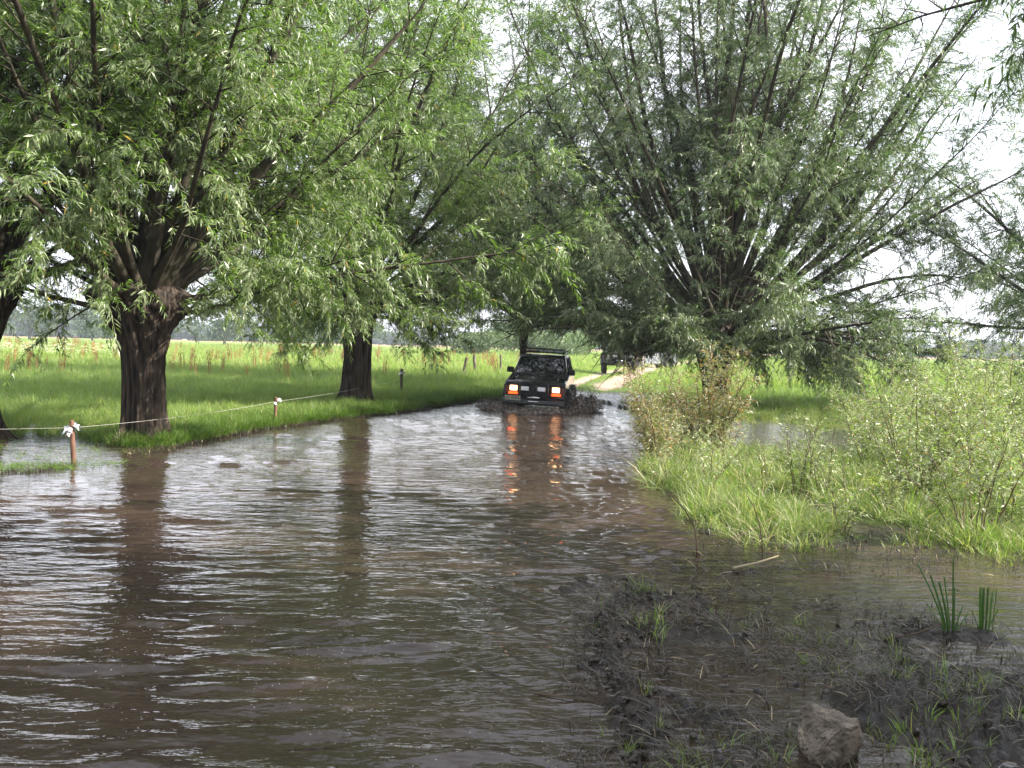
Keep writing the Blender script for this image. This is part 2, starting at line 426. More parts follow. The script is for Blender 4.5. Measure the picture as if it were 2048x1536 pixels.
def angles():
    f = np.linspace(-36, 36, 470)
    b = np.concatenate([np.arange(38, 60, 2.), np.arange(60, 300, 6.), np.arange(300, 322.1, 2.)])
    return np.radians(np.concatenate([f, b]))
def radii(segs, start):
    r = [start]
    for end, q in segs:
        while r[-1] < end: r.append(r[-1] * q)
    return np.array(r)
def polar_mesh(name, th, rr, hf, attrs, m):
    A, B = np.meshgrid(th, rr)
    X = B * np.sin(A); Y = B * np.cos(A)
    nt, nr = len(th), len(rr)
    res = hf(X.ravel(), Y.ravel())
    Z = res[0]
    v = np.stack([X.ravel(), Y.ravel(), Z], 1)
    c0 = np.array([[0, 0, Z[:nt].mean()]])
    v = np.concatenate([v, c0])
    i, j = np.meshgrid(np.arange(nr - 1), np.arange(nt), indexing='ij')
    a = i * nt + j; b = i * nt + (j + 1) % nt
    q = np.stack([a, b, b + nt, a + nt], -1).reshape(-1, 4)[:, ::-1]
    t = np.stack([np.full(nt, nt * nr), (np.arange(nt) + 1) % nt, np.arange(nt)], 1)
    me = bpy.data.meshes.new(name)
    me.vertices.add(len(v)); me.vertices.foreach_set('co', v.ravel())
    loops = np.concatenate([q.ravel(), t.ravel()]); me.loops.add(len(loops)); me.loops.foreach_set('vertex_index', loops)
    me.polygons.add(len(q) + nt)
    me.polygons.foreach_set('loop_start', np.concatenate([np.arange(len(q)) * 4, len(q) * 4 + np.arange(nt) * 3]))
    me.polygons.foreach_set('use_smooth', np.ones(len(q) + nt, bool))
    me.update(calc_edges=True); me.validate()
    for k, an in enumerate(attrs):
        at = me.attributes.new(an, 'FLOAT', 'POINT'); at.data.foreach_set('value', np.concatenate([res[k + 1], [0]]).astype(np.float32))
    me.materials.append(m)
    return link(bpy.data.objects.new(name, me))

TH = angles()
ground = polar_mesh('ground', TH, radii([(3, 1.05), (12, 1.0065), (45, 1.013), (150, 1.03), (5000, 1.12)], .4), land, ['veg', 'meadow', 'track', 'wheat', 'dry'], M['ground'])
tag(ground, kind='structure', label='marshy meadow ground with mud bank and sandy track')

rw = np.random.RandomState(3)
def waves(x, y):
    wx = x + .22 * (fbm(x * .7, y * .7, 3, .5, 21) - .5); wy = y + .28 * (fbm(x * .6, y * .9, 3, .5, 22) - .5)
    h = np.zeros_like(x)
    A = .35 + 1.3 * sst(.35, .7, fbm(x * .45, y * .8, 3, .5, 23))
    for k in range(22):          # train running towards the viewer
        lam = rw.uniform(.13, .40); a = rw.normal(-4, 12); ph = rw.uniform(0, 6.3)
        kx, ky = math.sin(R(a)) * 2 * math.pi / lam, math.cos(R(a)) * 2 * math.pi / lam
        h += A * .0026 * (lam / .4) * np.sin(kx * wx + ky * wy + ph)
    B = sst(-1.6, .3, x - .08 * y) * (.4 + 1.2 * fbm(x * .8, y * .8, 3, .5, 24))
    for k in range(10):          # oblique ripples off the mud bank
        lam = rw.uniform(.12, .34); a = 52 + rw.normal(0, 14); ph = rw.uniform(0, 6.3)
        kx, ky = math.sin(R(a)) * 2 * math.pi / lam, math.cos(R(a)) * 2 * math.pi / lam
        h += B * .0020 * (lam / .25) * np.sin(kx * wx + ky * wy + ph)
    r = np.hypot(x - .8, y - 26.3)   # bow waves spreading from the car
    h += .010 * np.exp(-((r - 2) / 5.0) ** 2) * np.sin(r * 2 * math.pi / .55 + 2 * fbm(x, y, 2))
    ds = -np.minimum(np.minimum(x - np.interp(y, XLy, XLx), np.interp(y, XRy, XRx) - x), 33.9 - y)
    calm = 1 - .85 * sst(-.5, .25, ds)
    return (h * calm,)
water = polar_mesh('water', TH, radii([(3, 1.05), (12, 1.0065), (46, 1.013)], .4), waves, [], M['water'])
tag(water, kind='structure', label='brown flood water with small waves')
#TREES-BEGIN
# ------------------------------------------------------------------ scattering of small sprays (leaves, grass)
def scatter_nodes():
    g = bpy.data.node_groups.new('scatter_sprays', 'GeometryNodeTree')
    g.interface.new_socket('Geometry', in_out='INPUT', socket_type='NodeSocketGeometry')
    g.interface.new_socket('Geometry', in_out='OUTPUT', socket_type='NodeSocketGeometry')
    N, L = g.nodes, g.links
    gi = N.new('NodeGroupInput'); go = N.new('NodeGroupOutput')
    def na(n, t):
        a = N.new('GeometryNodeInputNamedAttribute'); a.data_type = t; a.inputs['Name'].default_value = n; return a.outputs['Attribute']
    pr = na('proto', 'INT')
    cmp = N.new('FunctionNodeCompare'); cmp.data_type = 'INT'; cmp.operation = 'GREATER_THAN'
    L.new(pr, cmp.inputs['A']); cmp.inputs['B'].default_value = 0
    sp = N.new('GeometryNodeSeparateGeometry'); sp.domain = 'POINT'
    L.new(gi.outputs[0], sp.inputs['Geometry']); L.new(cmp.outputs[0], sp.inputs['Selection'])
    si = N.new('GeometryNodeSplitToInstances'); si.domain = 'POINT'
    L.new(sp.outputs['Selection'], si.inputs['Geometry']); L.new(pr, si.inputs['Group ID'])
    ip = N.new('GeometryNodeInstanceOnPoints')
    L.new(sp.outputs['Inverted'], ip.inputs['Points']); L.new(si.outputs['Instances'], ip.inputs['Instance'])
    ip.inputs['Pick Instance'].default_value = True
    L.new(na('pick', 'INT'), ip.inputs['Instance Index']); L.new(na('turn', 'FLOAT_VECTOR'), ip.inputs['Rotation'])
    L.new(na('size', 'FLOAT_VECTOR'), ip.inputs['Scale'])
    L.new(ip.outputs[0], go.inputs[0])
    return g
SCATTER = scatter_nodes()

def scatter(name, protos, pts, rot, size, pick, mats, parent=None):
    """protos: list of (verts, faces, material indices); one mesh, copied to the points"""
    V = []; F = []; MI = []; G = []
    for k, (v, f, mi) in enumerate(protos):
        n = len(V); V += [tuple(p) for p in v]; F += [tuple(i + n for i in q) for q in f]; MI += list(mi); G += [k + 1] * len(v)
    n0 = len(V); pts = np.asarray(pts, float); n = len(pts)
    me = bpy.data.meshes.new(name)
    me.from_pydata(V + [tuple(p) for p in pts], [], F)
    for m in mats: me.materials.append(m)
    me.polygons.foreach_set('material_index', np.array(MI, dtype=np.int32))
    a = me.attributes.new('proto', 'INT', 'POINT'); a.data.foreach_set('value', np.array(G + [0] * n, dtype=np.int32))
    a = me.attributes.new('pick', 'INT', 'POINT'); a.data.foreach_set('value', np.concatenate([np.zeros(n0), pick]).astype(np.int32))
    a = me.attributes.new('turn', 'FLOAT_VECTOR', 'POINT'); a.data.foreach_set('vector', np.concatenate([np.zeros((n0, 3)), rot]).astype(np.float32).ravel())
    size = np.asarray(size, float)
    if size.ndim == 1: size = np.stack([size] * 3, 1)
    a = me.attributes.new('size', 'FLOAT_VECTOR', 'POINT'); a.data.foreach_set('vector', np.concatenate([np.ones((n0, 3)), size]).astype(np.float32).ravel())
    o = link(bpy.data.objects.new(name, me), parent)
    md = o.modifiers.new('sprays', 'NODES'); md.node_group = SCATTER
    o['kind'] = 'stuff'
    return o

def leaf(V, F, MI, base, d, L_, w, rng, mi=0, droop=.35, flip=None):
    """one lance-shaped leaf of three faces: base, shoulders, tip that bends down"""
    d = Vector(d).normalized()
    side = d.cross(Vector((0, 0, 1)))
    if side.length < .05: side = Vector((1, 0, 0))
    side.normalize()
    side.rotate(Matrix.Rotation(rng.uniform(-1.3, 1.3), 3, d))
    b = Vector(base); m_ = b + d * L_ * .42; e = b + d * L_; m_.z -= droop * L_ * .12; e.z -= droop * L_ * .75
    n = len(V)
    V += [tuple(b), tuple(m_ - side * w / 2), tuple(m_ + side * w / 2), tuple(e)]
    F += [(n, n + 1, n + 2), (n + 1, n + 3, n + 2)]
    MI += [mi, mi]

def spray_proto(seed, L_=.5, n=26, ll=.105, lw=.020, droop=.35, spread=50):
    rng = random.Random(seed); V = []; F = []; MI = []
    def pos(t): return Vector((.03 * math.sin(seed + 3 * t), L_ * t, -droop * L_ * t * t))
    for i in range(5):           # thin stem ribbon
        a, b = pos(i / 5), pos((i + 1) / 5); k = len(V)
        V += [tuple(a + Vector((-.0022, 0, 0))), tuple(a + Vector((.0022, 0, .002))), tuple(b + Vector((.0018, 0, .002))), tuple(b + Vector((-.0018, 0, 0)))]
        F.append((k, k + 1, k + 2, k + 3)); MI.append(1)
    for i in range(n):
        t = .08 + .92 * (i + rng.random() * .6) / n
        p = pos(min(t, 1)); fwd = (pos(min(t + .05, 1.05)) - p).normalized()
        az = rng.uniform(0, 2 * math.pi); a = R(rng.gauss(spread, 14))
        side = Vector((1, 0, 0)) * math.cos(az) + fwd.cross(Vector((1, 0, 0))).normalized() * math.sin(az)
        d = fwd * math.cos(a) + side * math.sin(a) + Vector((0, 0, -.25))
        s = (1 - .35 * t) * rng.uniform(.55, 1.25)
        leaf(V, F, MI, p, d, ll * s, lw * s, rng, 0, droop=rng.uniform(.1, .7))
    return V, F, MI
WILLOW = [spray_proto(k, L_=.42 + .1 * (k % 3), n=23 + 2 * k, ll=.132, lw=.0245, droop=(.05, .3, .5, .15, .4, .75)[k]) for k in range(6)]

def trunk_mesh(seed, prof, lean, nt=144, nz_=70, furrow=.055, roots=5):
    """prof: (height, radius) pairs; fissured bark, root flare and a knotty pollard head as one surface"""
    hs = np.array([p[0] for p in prof]); rs = np.array([p[1] for p in prof]); H = hs[-1]
    t = np.linspace(0, 1, nz_); z = t * H; w = np.linspace(0, 2 * np.pi, nt, endpoint=False)
    W, Z = np.meshgrid(w, z)
    r = np.interp(Z, hs, rs)
    cx, cy = np.cos(W), np.sin(W)
    ridg = 1 - 2 * np.abs(fbm(W / (2 * np.pi) * 34 + .4 * fbm(cx * 2 + 5, Z * 1.1 + cy, 3, .5, seed), Z * .55, 3, .5, seed + 1) - .5) * 2
    seamfix = np.minimum(W, 2 * np.pi - W); seam = sst(0, .25, seamfix)
    low = fbm(cx * 1.5 + 9 + seed, Z * 1.1 + cy * 1.5, 3, .5, seed + 2) - .5
    head = sst(H * .62, H * .9, Z)
    burr = fbm(cx * 3.5 + seed, Z * 4.5 + cy * 3.5, 4, .6, seed + 3) - .5
    rr = r * (1 + .16 * low + head * .50 * burr + head * .22 * (fbm(cx * 9 + seed, Z * 11 + cy * 9, 3, .6, seed + 5) - .5)) + furrow * (ridg - .5) * seam * (.5 + .5 * r / .3)
    flare = np.exp(-Z / .28) * (.42 + 1.0 * np.maximum(0, np.cos(W * roots + seed)) ** 2) * rs[0] * 1.0
    rr = rr + flare
    X = rr * cx + lean[0] * Z + lean[2] * np.sin(Z * 1.3); Y = rr * cy + lean[1] * Z
    V = np.stack([X.ravel(), Y.ravel(), (Z - .15).ravel()], 1).tolist()
    F = [(i * nt + k, i * nt + (k + 1) % nt, (i + 1) * nt + (k + 1) % nt, (i + 1) * nt + k) for i in range(nz_ - 1) for k in range(nt)]
    top = len(V); V.append((lean[0] * H, lean[1] * H, H - .1 + .06))
    F += [((nz_ - 1) * nt + k, (nz_ - 1) * nt + (k + 1) % nt, top) for k in range(nt)]
    return V, F

def pollard(name, label, base, seed, prof, lean=(0, 0, 0), nlimb=34, fixed=(), reach=(8.5, 5.2), bare=.28, dense=1.0, leafm='willow', skirt=.25, skirt_drop=.5, el_range=(2, 86), tufts=40, leafs=1.0, group='pollard willows along the flooded lane', limb_r=1.0, keep=None, gaps=-.18):
    rng = random.Random(seed)
    t = empty(name, base)
    tag(t, label, 'tree', group)
    V, F = trunk_mesh(seed, prof, lean)
    mesh_obj('trunk', V, F, M['bark'], t, smooth=True)
    H = prof[-1][0] - .15; hr = prof[-1][1]
    hc = Vector((lean[0] * H, lean[1] * H, 0))
    P = []; ROT = []; SZ = []
    def addspray(p, d, s=1.0):
        if keep is not None and not keep(p): return
        if mnoise.noise((Vector(p) + Vector((seed * 7.3, 0, 0))) * .85) + .35 * mnoise.noise(Vector(p) * 2.3) < gaps: return
        P.append(tuple(p)); yaw = math.atan2(-d.x, d.y) + rng.gauss(0, .75)
        ROT.append((math.asin(max(-1, min(1, d.normalized().z))) * .5 + rng.gauss(-.05, .45), rng.gauss(0, .4), yaw)); SZ.append(s * rng.uniform(.75, 1.25) * leafs)
    specs = []
    for fx in fixed: specs.append(fx)
    for i in range(nlimb):
        u = (i + rng.random()) / nlimb
        el = el_range[0] + (el_range[1] - el_range[0]) * u ** .85
        az = (i * 137.5 + rng.uniform(-25, 25)) % 360
        Ln = (reach[1] + (reach[0] - reach[1]) * math.sin(R(el))) * rng.uniform(.78, 1.1)
        specs.append((az, el, Ln, rng.uniform(.035, .075) * (1 + .25 * math.sin(R(el))), rng.uniform(.0, 1)))
    for (az, el, Ln, r0, curl) in specs:
        a = R(az); e = R(el)
        d = Vector((math.cos(a) * math.cos(e), math.sin(a) * math.cos(e), math.sin(e)))
        start = hc + Vector((math.cos(a) * hr * .62 * math.cos(e), math.sin(a) * hr * .62 * math.cos(e), H - .42 + .5 * math.sin(e)))
        n = 14; path = [start.copy()]; p = start.copy(); dd = d.copy()
        wob = Vector((rng.gauss(0, 1), rng.gauss(0, 1), rng.gauss(0, .5))) * .025
        for k in range(n):
            tt = k / n
            up = .035 * curl if el > 25 else (.05 * curl - .075 * tt)
            dd = (dd + Vector((0, 0, up)) + wob * math.sin(3 * tt + curl * 6) + Vector((rng.gauss(0, .048), rng.gauss(0, .048), rng.gauss(0, .03)))).normalized()
            p = p + dd * Ln / n; path.append(p.copy())
        rad = [limb_r * max(.006, r0 * (1 - i / n) ** .75 * (2.0 if i == 0 else 1.4 if i == 1 else 1)) for i in range(n + 1)]
        mb = MB(); mb.tube(path, rad, 7, cap=False)
        ns = int(Ln * 3.6)
        bz = bare if el > 25 else min(bare, .14)
        for j in range(ns):
            tt = bz + (1 - bz) * (j + rng.random()) / ns
            if tt > .98: continue
            f = tt * n; i0 = int(f); q = path[i0].lerp(path[min(i0 + 1, n)], f - i0)
            ax = (path[min(i0 + 1, n)] - path[i0]).normalized()
            o = ax.orthogonal().normalized(); o.rotate(Matrix.Rotation(rng.uniform(0, 6.283), 3, ax))
            ang = R(rng.uniform(28, 58))
            bd = (ax * math.cos(ang) + o * math.sin(ang)).normalized()
            bl = (.55 + 1.55 * (1 - tt)) * rng.uniform(.5, 1.2)
            m_ = 5; bp = [q.copy()]; z = q.copy(); b2 = bd.copy()
            for k in range(m_):
                b2 = (b2 + Vector((0, 0, -.02 - .07 * rng.random())) + Vector((rng.gauss(0, .06), rng.gauss(0, .06), 0))).normalized()
                z = z + b2 * bl / m_; bp.append(z.copy())
            mb.tube(bp, [limb_r * .014 * (1 - k / (m_ + .6)) * (.6 + bl * .4) + .002 for k in range(m_ + 1)], 3, cap=False)
            ntw = max(2, int(bl * 9.5 * dense * (1 if el > 20 else 1 + skirt)))
            for k in range(ntw):
                g = (k + rng.random()) / ntw; f2 = g * m_; i2 = min(int(f2), m_ - 1)
                pp = bp[i2].lerp(bp[i2 + 1], f2 - i2); dirv = (bp[i2 + 1] - bp[i2]).normalized()
                addspray(pp, dirv)
        nt_ = int(Ln * 5 * dense)
        for j in range(nt_):
            tt = max(bz, .2) + (1 - max(bz, .2)) * rng.random(); f = tt * n; i0 = min(int(f), n - 1)
            q = path[i0].lerp(path[i0 + 1], f - i0); o = Vector((rng.gauss(0, 1), rng.gauss(0, 1), .3)).normalized()
            addspray(q, o)
        lo = mb.build('limb', M['limb_bark'], t, smooth=True)
    for j in range(tufts):       # short shoots springing from the head
        w = rng.uniform(0, 6.283); p0 = hc + Vector((math.cos(w) * hr * .9, math.sin(w) * hr * .9, H - rng.uniform(.0, 1.0 if tufts > 100 else .5)))
        d = Vector((math.cos(w), math.sin(w), rng.uniform(-.3, .9))).normalized()
        for k in range(5):
            addspray(p0 + d * (.12 + .16 * k), d)
    n = len(P)
    pk = np.array([rng.randrange(6) for _ in range(n)])
    scatter('crown', WILLOW, P, np.array(ROT), SZ, pk, [M[leafm], M['twig']], t)
    return t, n

def fan(px_ang, depth, L_, r0, curl=.5):
    """a limb given by its lean from the vertical seen from the lane and its tilt in depth"""
    x = math.sin(R(px_ang)); z = math.cos(R(px_ang)); y = math.sin(R(depth))
    v = Vector((x, y, z)).normalized()
    return (math.degrees(math.atan2(v.y, v.x)), math.degrees(math.asin(v.z)), L_, r0, curl)

cnt = []
T1P = [(0, .35), (.4, .31), (1.0, .30), (1.6, .32), (2.0, .44), (2.35, .64), (2.58, .74), (2.70, .58)]
cnt.append(pollard('willow_tree', 'stout pollard willow with ribbed trunk behind the fence cord at the left bank', (-6.0, 16.35, 0), 11, T1P, lean=(-.02, 0, .02),
    nlimb=36, reach=(10.5, 4.6), bare=.22, gaps=-.10, dense=1.2, skirt=.3, tufts=8, el_range=(13, 86),
    fixed=[fan(-28, 5, 8, .15), fan(3, 10, 9, .15), fan(38, -12, 6.6, .14), fan(52, 10, 5.0, .10), fan(-50, 10, 6.5, .09), fan(18, 30, 8, .12), fan(-8, -30, 8, .10), (180, 3, 2.4, .055, 1), (-8, -2, 2.6, .05, 1)])[1])
cnt.append(pollard('willow_tree.001', 'leaning pollard willow at the far left edge with its trunk out of frame', (-8.85, 16.4, 0.05), 5, [(0, .37), (.5, .34), (1.7, .35), (2.2, .5), (2.7, .72), (2.9, .6)], lean=(.04, 0, 0),
    nlimb=24, reach=(8.5, 5.0), bare=.25, dense=1.25, el_range=(14, 86), skirt=.3, tufts=10, fixed=[fan(20, -4, 8.5, .14), fan(52, -10, 5.5, .10), fan(40, 5, 6, .09)])[1])
cnt.append(pollard('willow_tree.002', 'bushy pollard willow with leaves hanging over its short trunk left of the car', (-4.08, 26.3, 0.10), 21, [(0, .38), (.5, .345), (1.4, .34), (2.0, .38), (2.5, .55), (2.95, .68), (3.05, .55)], lean=(0, 0, .02),
    nlimb=46, reach=(11.5, 3.9), bare=.12, dense=1.3, skirt=.6, el_range=(-14, 86), tufts=50, fixed=[fan(-5, 10, 9, .12), fan(14, 0, 9, .11), fan(45, -10, 6.0, .10), (-118, 2, 3.0, .05, 0), (-55, 0, 3.4, .05, 0)])[1])
cnt.append(pollard('willow_tree.003', 'wide fan-shaped pollard willow with many bare straight limbs right of the track', (5.85, 28.9, 0.05), 33, [(0, .36), (.4, .31), (.9, .33), (1.4, .44), (1.9, .60), (2.4, .72), (2.55, .58)], lean=(.02, 0, -.05),
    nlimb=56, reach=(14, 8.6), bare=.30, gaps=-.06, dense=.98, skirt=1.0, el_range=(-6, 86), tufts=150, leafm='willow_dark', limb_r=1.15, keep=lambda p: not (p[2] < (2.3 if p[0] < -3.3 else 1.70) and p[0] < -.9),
    fixed=[fan(-3, 4, 11, .17, .1), fan(-20, 5, 11, .11, .1), fan(-31, -8, 10, .10, .1), fan(1, -10, 10.5, .10, .1), fan(5, 8, 11, .11, .1), fan(-12, -8, 10.5, .09), fan(-38, 10, 9, .09), fan(22, 4, 10.5, .13, .5), fan(31, -8, 10, .11), fan(40, 6, 9.5, .12),
           fan(49, -4, 9.5, .15, .9), fan(58, 10, 8.5, .10), fan(47, 3, 13, .11, .8), fan(56, -8, 11.5, .10, .9), fan(66, 5, 10, .09, .9), fan(34, -3, 13, .10, .5), fan(8, 3, 13, .12, .1), fan(-26, 12, 12.5, .10, .1), fan(35, 12, 12, .10, .3), fan(-50, -6, 8.5, .09), fan(-62, 5, 8, .08), fan(14, -12, 10, .09), (-5, -14, 4.2, .10, 1), fan(88, -8, 6.5, .08), (176, 9, 6.4, .07, .0), (194, 8, 6.0, .07, 0), (212, 9, 6.5, .07, .0), (236, 3, 4.4, .05, 0), (200, -1, 3.8, .05, 0), (184, -2, 3.4, .05, 0), (218, 0, 3.6, .05, 0), (252, 4, 4.4, .05, 0), (186, 20, 7, .07, .3), (225, 4, 5.8, .06, .1), (-20, 6, 6.5, .07, .1), (-45, 3, 6, .07, .1)])[1])
cnt.append(pollard('willow_tree.004', 'slim shaded willow whose crown closes the gap above the car, trunk hidden behind it', (.40, 38.5, 0.2), 41, [(0, .16), (.5, .12), (1.6, .12), (2.4, .22), (2.9, .35), (3.0, .3)],
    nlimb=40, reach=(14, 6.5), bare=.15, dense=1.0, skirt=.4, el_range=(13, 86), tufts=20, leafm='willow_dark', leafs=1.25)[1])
cnt.append(pollard('willow_tree.005', 'willow added at the right edge to shade the fan-shaped tree, trunk out of frame', (17.6, 30, 0.15), 52, [(0, .38), (1.6, .34), (2.4, .6), (2.8, .7), (2.9, .6)],  # added so that its crown throws shade on the fan-shaped willow
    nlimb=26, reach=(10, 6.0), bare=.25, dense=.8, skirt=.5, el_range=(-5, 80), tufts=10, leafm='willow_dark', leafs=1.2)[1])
cnt.append(pollard('willow_tree.006', 'nearest willow whose dark twigs reach in at the top right corner', (8.8, 1.4, 0.1), 63, [(0, .38), (1.6, .34), (2.4, .6), (2.8, .7), (2.9, .6)],
    nlimb=36, reach=(10.5, 6.8), bare=.15, dense=1.5, gaps=-.5, skirt=.2, el_range=(14, 86), tufts=10, leafs=1.25, leafm='willow_dark', fixed=[(105, 20, 12.5, .09, .1)],
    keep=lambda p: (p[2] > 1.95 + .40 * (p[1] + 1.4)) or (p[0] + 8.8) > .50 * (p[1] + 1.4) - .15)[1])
near_tree = bpy.data.objects['willow_tree.006']
for (x, y, rz, lab) in ((7.5, -8.5, 2.1, 'unseen willow continuing the right row behind the viewer, added to darken the foreground'), (-11.5, -4.5, 4.0, 'unseen willow continuing the left row behind the viewer, added to darken the foreground')):  # unseen copies, added to block skylight over the near water and mud
    o = copy_tree(near_tree); o.location = (x, y, .1); o.rotation_euler = (0, 0, rz); o['label'] = lab
#TREES-END
#GRASS-BEGIN
# ------------------------------------------------------------------ grass, herbs, debris
def blade(V, F, MI, b, az, h, w, lean, rng, mi=0, seg=3, cut=False):
    d = Vector((math.cos(az), math.sin(az), 0)); s = Vector((-d.y, d.x, 0))
    s.rotate(Matrix.Rotation(rng.uniform(-.9, .9), 3, 'Z'))
    n = len(V); p = Vector(b)
    for i in range(seg):
        t = i / seg
        q = p + d * (lean * h * t * t) + Vector((0, 0, h * (t - .35 * lean * t * t)))
        ww = w * (1 - .55 * t) / 2 if not cut else w * (1 - .1 * t) / 2
        V += [tuple(q - s * ww), tuple(q + s * ww)]
    q = p + d * (lean * h) + Vector((0, 0, h * (1 - .35 * lean)))
    if cut:
        V += [tuple(q - s * w * .45 + Vector((0, 0, .01))), tuple(q + s * w * .45 - Vector((0, 0, .012)))]
        F += [(n + 2 * i, n + 2 * i + 1, n + 2 * i + 3, n + 2 * i + 2) for i in range(seg)]
        MI += [mi] * seg
    else:
        V.append(tuple(q))
        F += [(n + 2 * i, n + 2 * i + 1, n + 2 * i + 3, n + 2 * i + 2) for i in range(seg - 1)] + [(n + 2 * seg - 2, n + 2 * seg - 1, n + 2 * seg)]
        MI += [mi] * seg

def tuft(seed, n=16, h=.22, w=.006, r=.07, lean=.55):
    rng = random.Random(seed); V = []; F = []; MI = []
    for i in range(n):
        a = rng.uniform(0, 6.283); q = r * math.sqrt(rng.random())
        blade(V, F, MI, (q * math.cos(a), q * math.sin(a), -.02), a + rng.gauss(0, .8), h * rng.uniform(.5, 1.15), w * rng.uniform(.7, 1.3), lean * rng.uniform(.2, 1.6), rng)
    return V, F, MI

def strew(name, protos, mats, n, region, keep, size, seed, label=None, zoff=0., hmul=(.7, 1.3), tilt=.12, group=None, on_water=False):
    """drop n copies inside region where keep(x, y, land) holds, standing on the ground"""
    rs = np.random.RandomState(seed)
    x, y = region(rs, n)
    h, veg, mead, tr, wh, dry = land(x, y)
    k = keep(rs, x, y, h, veg, mead, tr)
    x, y, h = x[k], y[k], h[k]
    m = len(x)
    if on_water: h = np.maximum(h, 0)
    s = (size(x, y) if callable(size) else np.full(m, size)) * rs.uniform(*hmul, m)
    rot = np.stack([rs.normal(0, tilt, m), rs.normal(0, tilt, m), rs.uniform(0, 6.283, m)], 1)
    o = scatter(name, protos, np.stack([x, y, h + zoff], 1), rot, s, rs.randint(0, len(protos), m), mats)
    tag(o, label, kind='stuff')
    return o, m

def wedge(y0, y1, l, r, p=1.0):
    """points between distances y0 and y1; l and r give the sides as x/y slopes"""
    def f(rs, n):
        u = rs.rand(n); y = (y0 ** (2 - p) + u * (y1 ** (2 - p) - y0 ** (2 - p))) ** (1 / (2 - p)) if p != 2 else y0 * (y1 / y0) ** u
        return y * rs.uniform(l, r, n), y
    return f
def rect(x0, x1, y0, y1):
    return lambda rs, n: (rs.uniform(x0, x1, n), rs.uniform(y0, y1, n))

def stalks(seed, n=7, L_=.12, flat=True):
    rng = random.Random(seed); V = []; F = []; MI = []
    for i in range(n):
        a = rng.uniform(0, 6.283); l = L_ * rng.uniform(.35, 1.2); w = rng.uniform(.002, .006)
        p = Vector((rng.gauss(0, .05), rng.gauss(0, .05), rng.uniform(.0, .02)))
        d = Vector((math.cos(a), math.sin(a), rng.uniform(-.05, .45) if flat else rng.uniform(.8, 3))).normalized() * l
        s = d.cross(Vector((0, 0, 1))).normalized() * w / 2 if abs(d.z) < .95 * l else Vector((w / 2, 0, 0)); k = len(V)
        m_ = p + d * .5 + Vector((0, 0, .008))
        V += [tuple(p - s), tuple(p + s), tuple(m_ + s + Vector((0, 0, w * .4))), tuple(m_ - s), tuple(p + d)]
        F += [(k, k + 1, k + 2, k + 3), (k + 3, k + 2, k + 4)]; MI += [0, 0]
    return V, F, MI
stalks0 = stalks(33, 8, .12)
TF = [tuft(k, 16 + 3 * (k % 3), (.20, .26, .16, .30)[k % 4], .0065, (.06, .10)[k % 2], .6) for k in range(5)]
TFL = [tuft(20 + k, 22, (.30, .42, .36)[k % 3], .0085, .09, .5) for k in range(4)]
TFW = [tuft(40 + k, 30, .26, .014, .28, .5) for k in range(3)]
def left(rs, x, y, h, veg, *a): return (veg > rs.rand(len(x)) * .8 + .08) & (h > .0) & (x < np.interp(y, TRy, TRx) + 2)
cg = []
cg.append(strew('meadow_grass', TFL + TF[:2], [M['grass_lush']], 26000, wedge(12.5, 46, -.56, .06, 1.2), lambda rs, x, y, h, veg, me, tr: left(rs, x, y, h, veg) & (x < 1.5), lambda x, y: (.55 + .018 * (y - 12)) * (.55 + .9 * fbm(x * .8, y * .5, 3, .55, 71)), 1, 'green meadow grass along the left bank')[1])
cg.append(strew('bank_grass', TF, [M['grass']], 15000, lambda rs, n: (lambda y: (np.interp(y, XLy, XLx) - np.abs(rs.normal(.15, .75, n)), y))(rs.uniform(12, 33.5, n)), lambda rs, x, y, h, veg, me, tr: (h > .015) & (veg > .05), lambda x, y: .8 + 0 * x, 2, 'darker short grass on the edge of the left bank')[1])
cg.append(strew('far_meadow_grass', TFW, [M['meadow_dry']], 24000, wedge(42, 150, -.57, .62, 1.7), lambda rs, x, y, h, veg, me, tr: (tr < .25) & (veg > .3), lambda x, y: (1.1 + .012 * y) * (.3 + .7 * sst(1.5, 5.0, np.abs(x - np.interp(y, TRy, TRx)))), 3, 'pale sunlit meadow grass beyond the trees')[1])
cg.append(strew('verge_grass', TF + TFL[:1], [M['grass_lush']], 16000, wedge(27, 62, .0, .62, 1.3), lambda rs, x, y, h, veg, me, tr: (tr < .3) & (veg > rs.rand(len(x)) * .7) & (h > .03), lambda x, y: (.6 + .010 * y) * (.38 + .62 * sst(1.3, 4.0, np.abs(x - np.interp(y, TRy, TRx)))), 4, 'short grass beside and between the wheel ruts')[1])
cg.append(strew('pale_meadow_tufts', TF[2:] + TFW[:1], [M['meadow_dry']], 8000, wedge(15, 50, -.57, .0, 1.2), lambda rs, x, y, h, veg, me, tr: left(rs, x, y, h, veg) & (x < np.interp(y, XLy, XLx) - .4) & (fbm(x * .45, y * .28, 4, .6, 72) > .50), lambda x, y: .6 + .016 * (y - 12), 14, 'paler yellowish tufts in patches of the left meadow')[1])
cg.append(strew('drowned_bank_grass', [tuft(140 + k, 12, .14, .007, .09, 1.6) for k in range(3)] + [stalks0], [M['debris']], 2600, lambda rs, n: (lambda y: (np.interp(y, XLy, XLx) + rs.normal(.0, .22, n), y))(rs.uniform(12, 33.5, n)), lambda rs, x, y, h, *a: h > -.12, lambda x, y: .9 + 0 * x, 15, 'dark trampled grass and litter along the waterline of the left bank', on_water=True)[1])
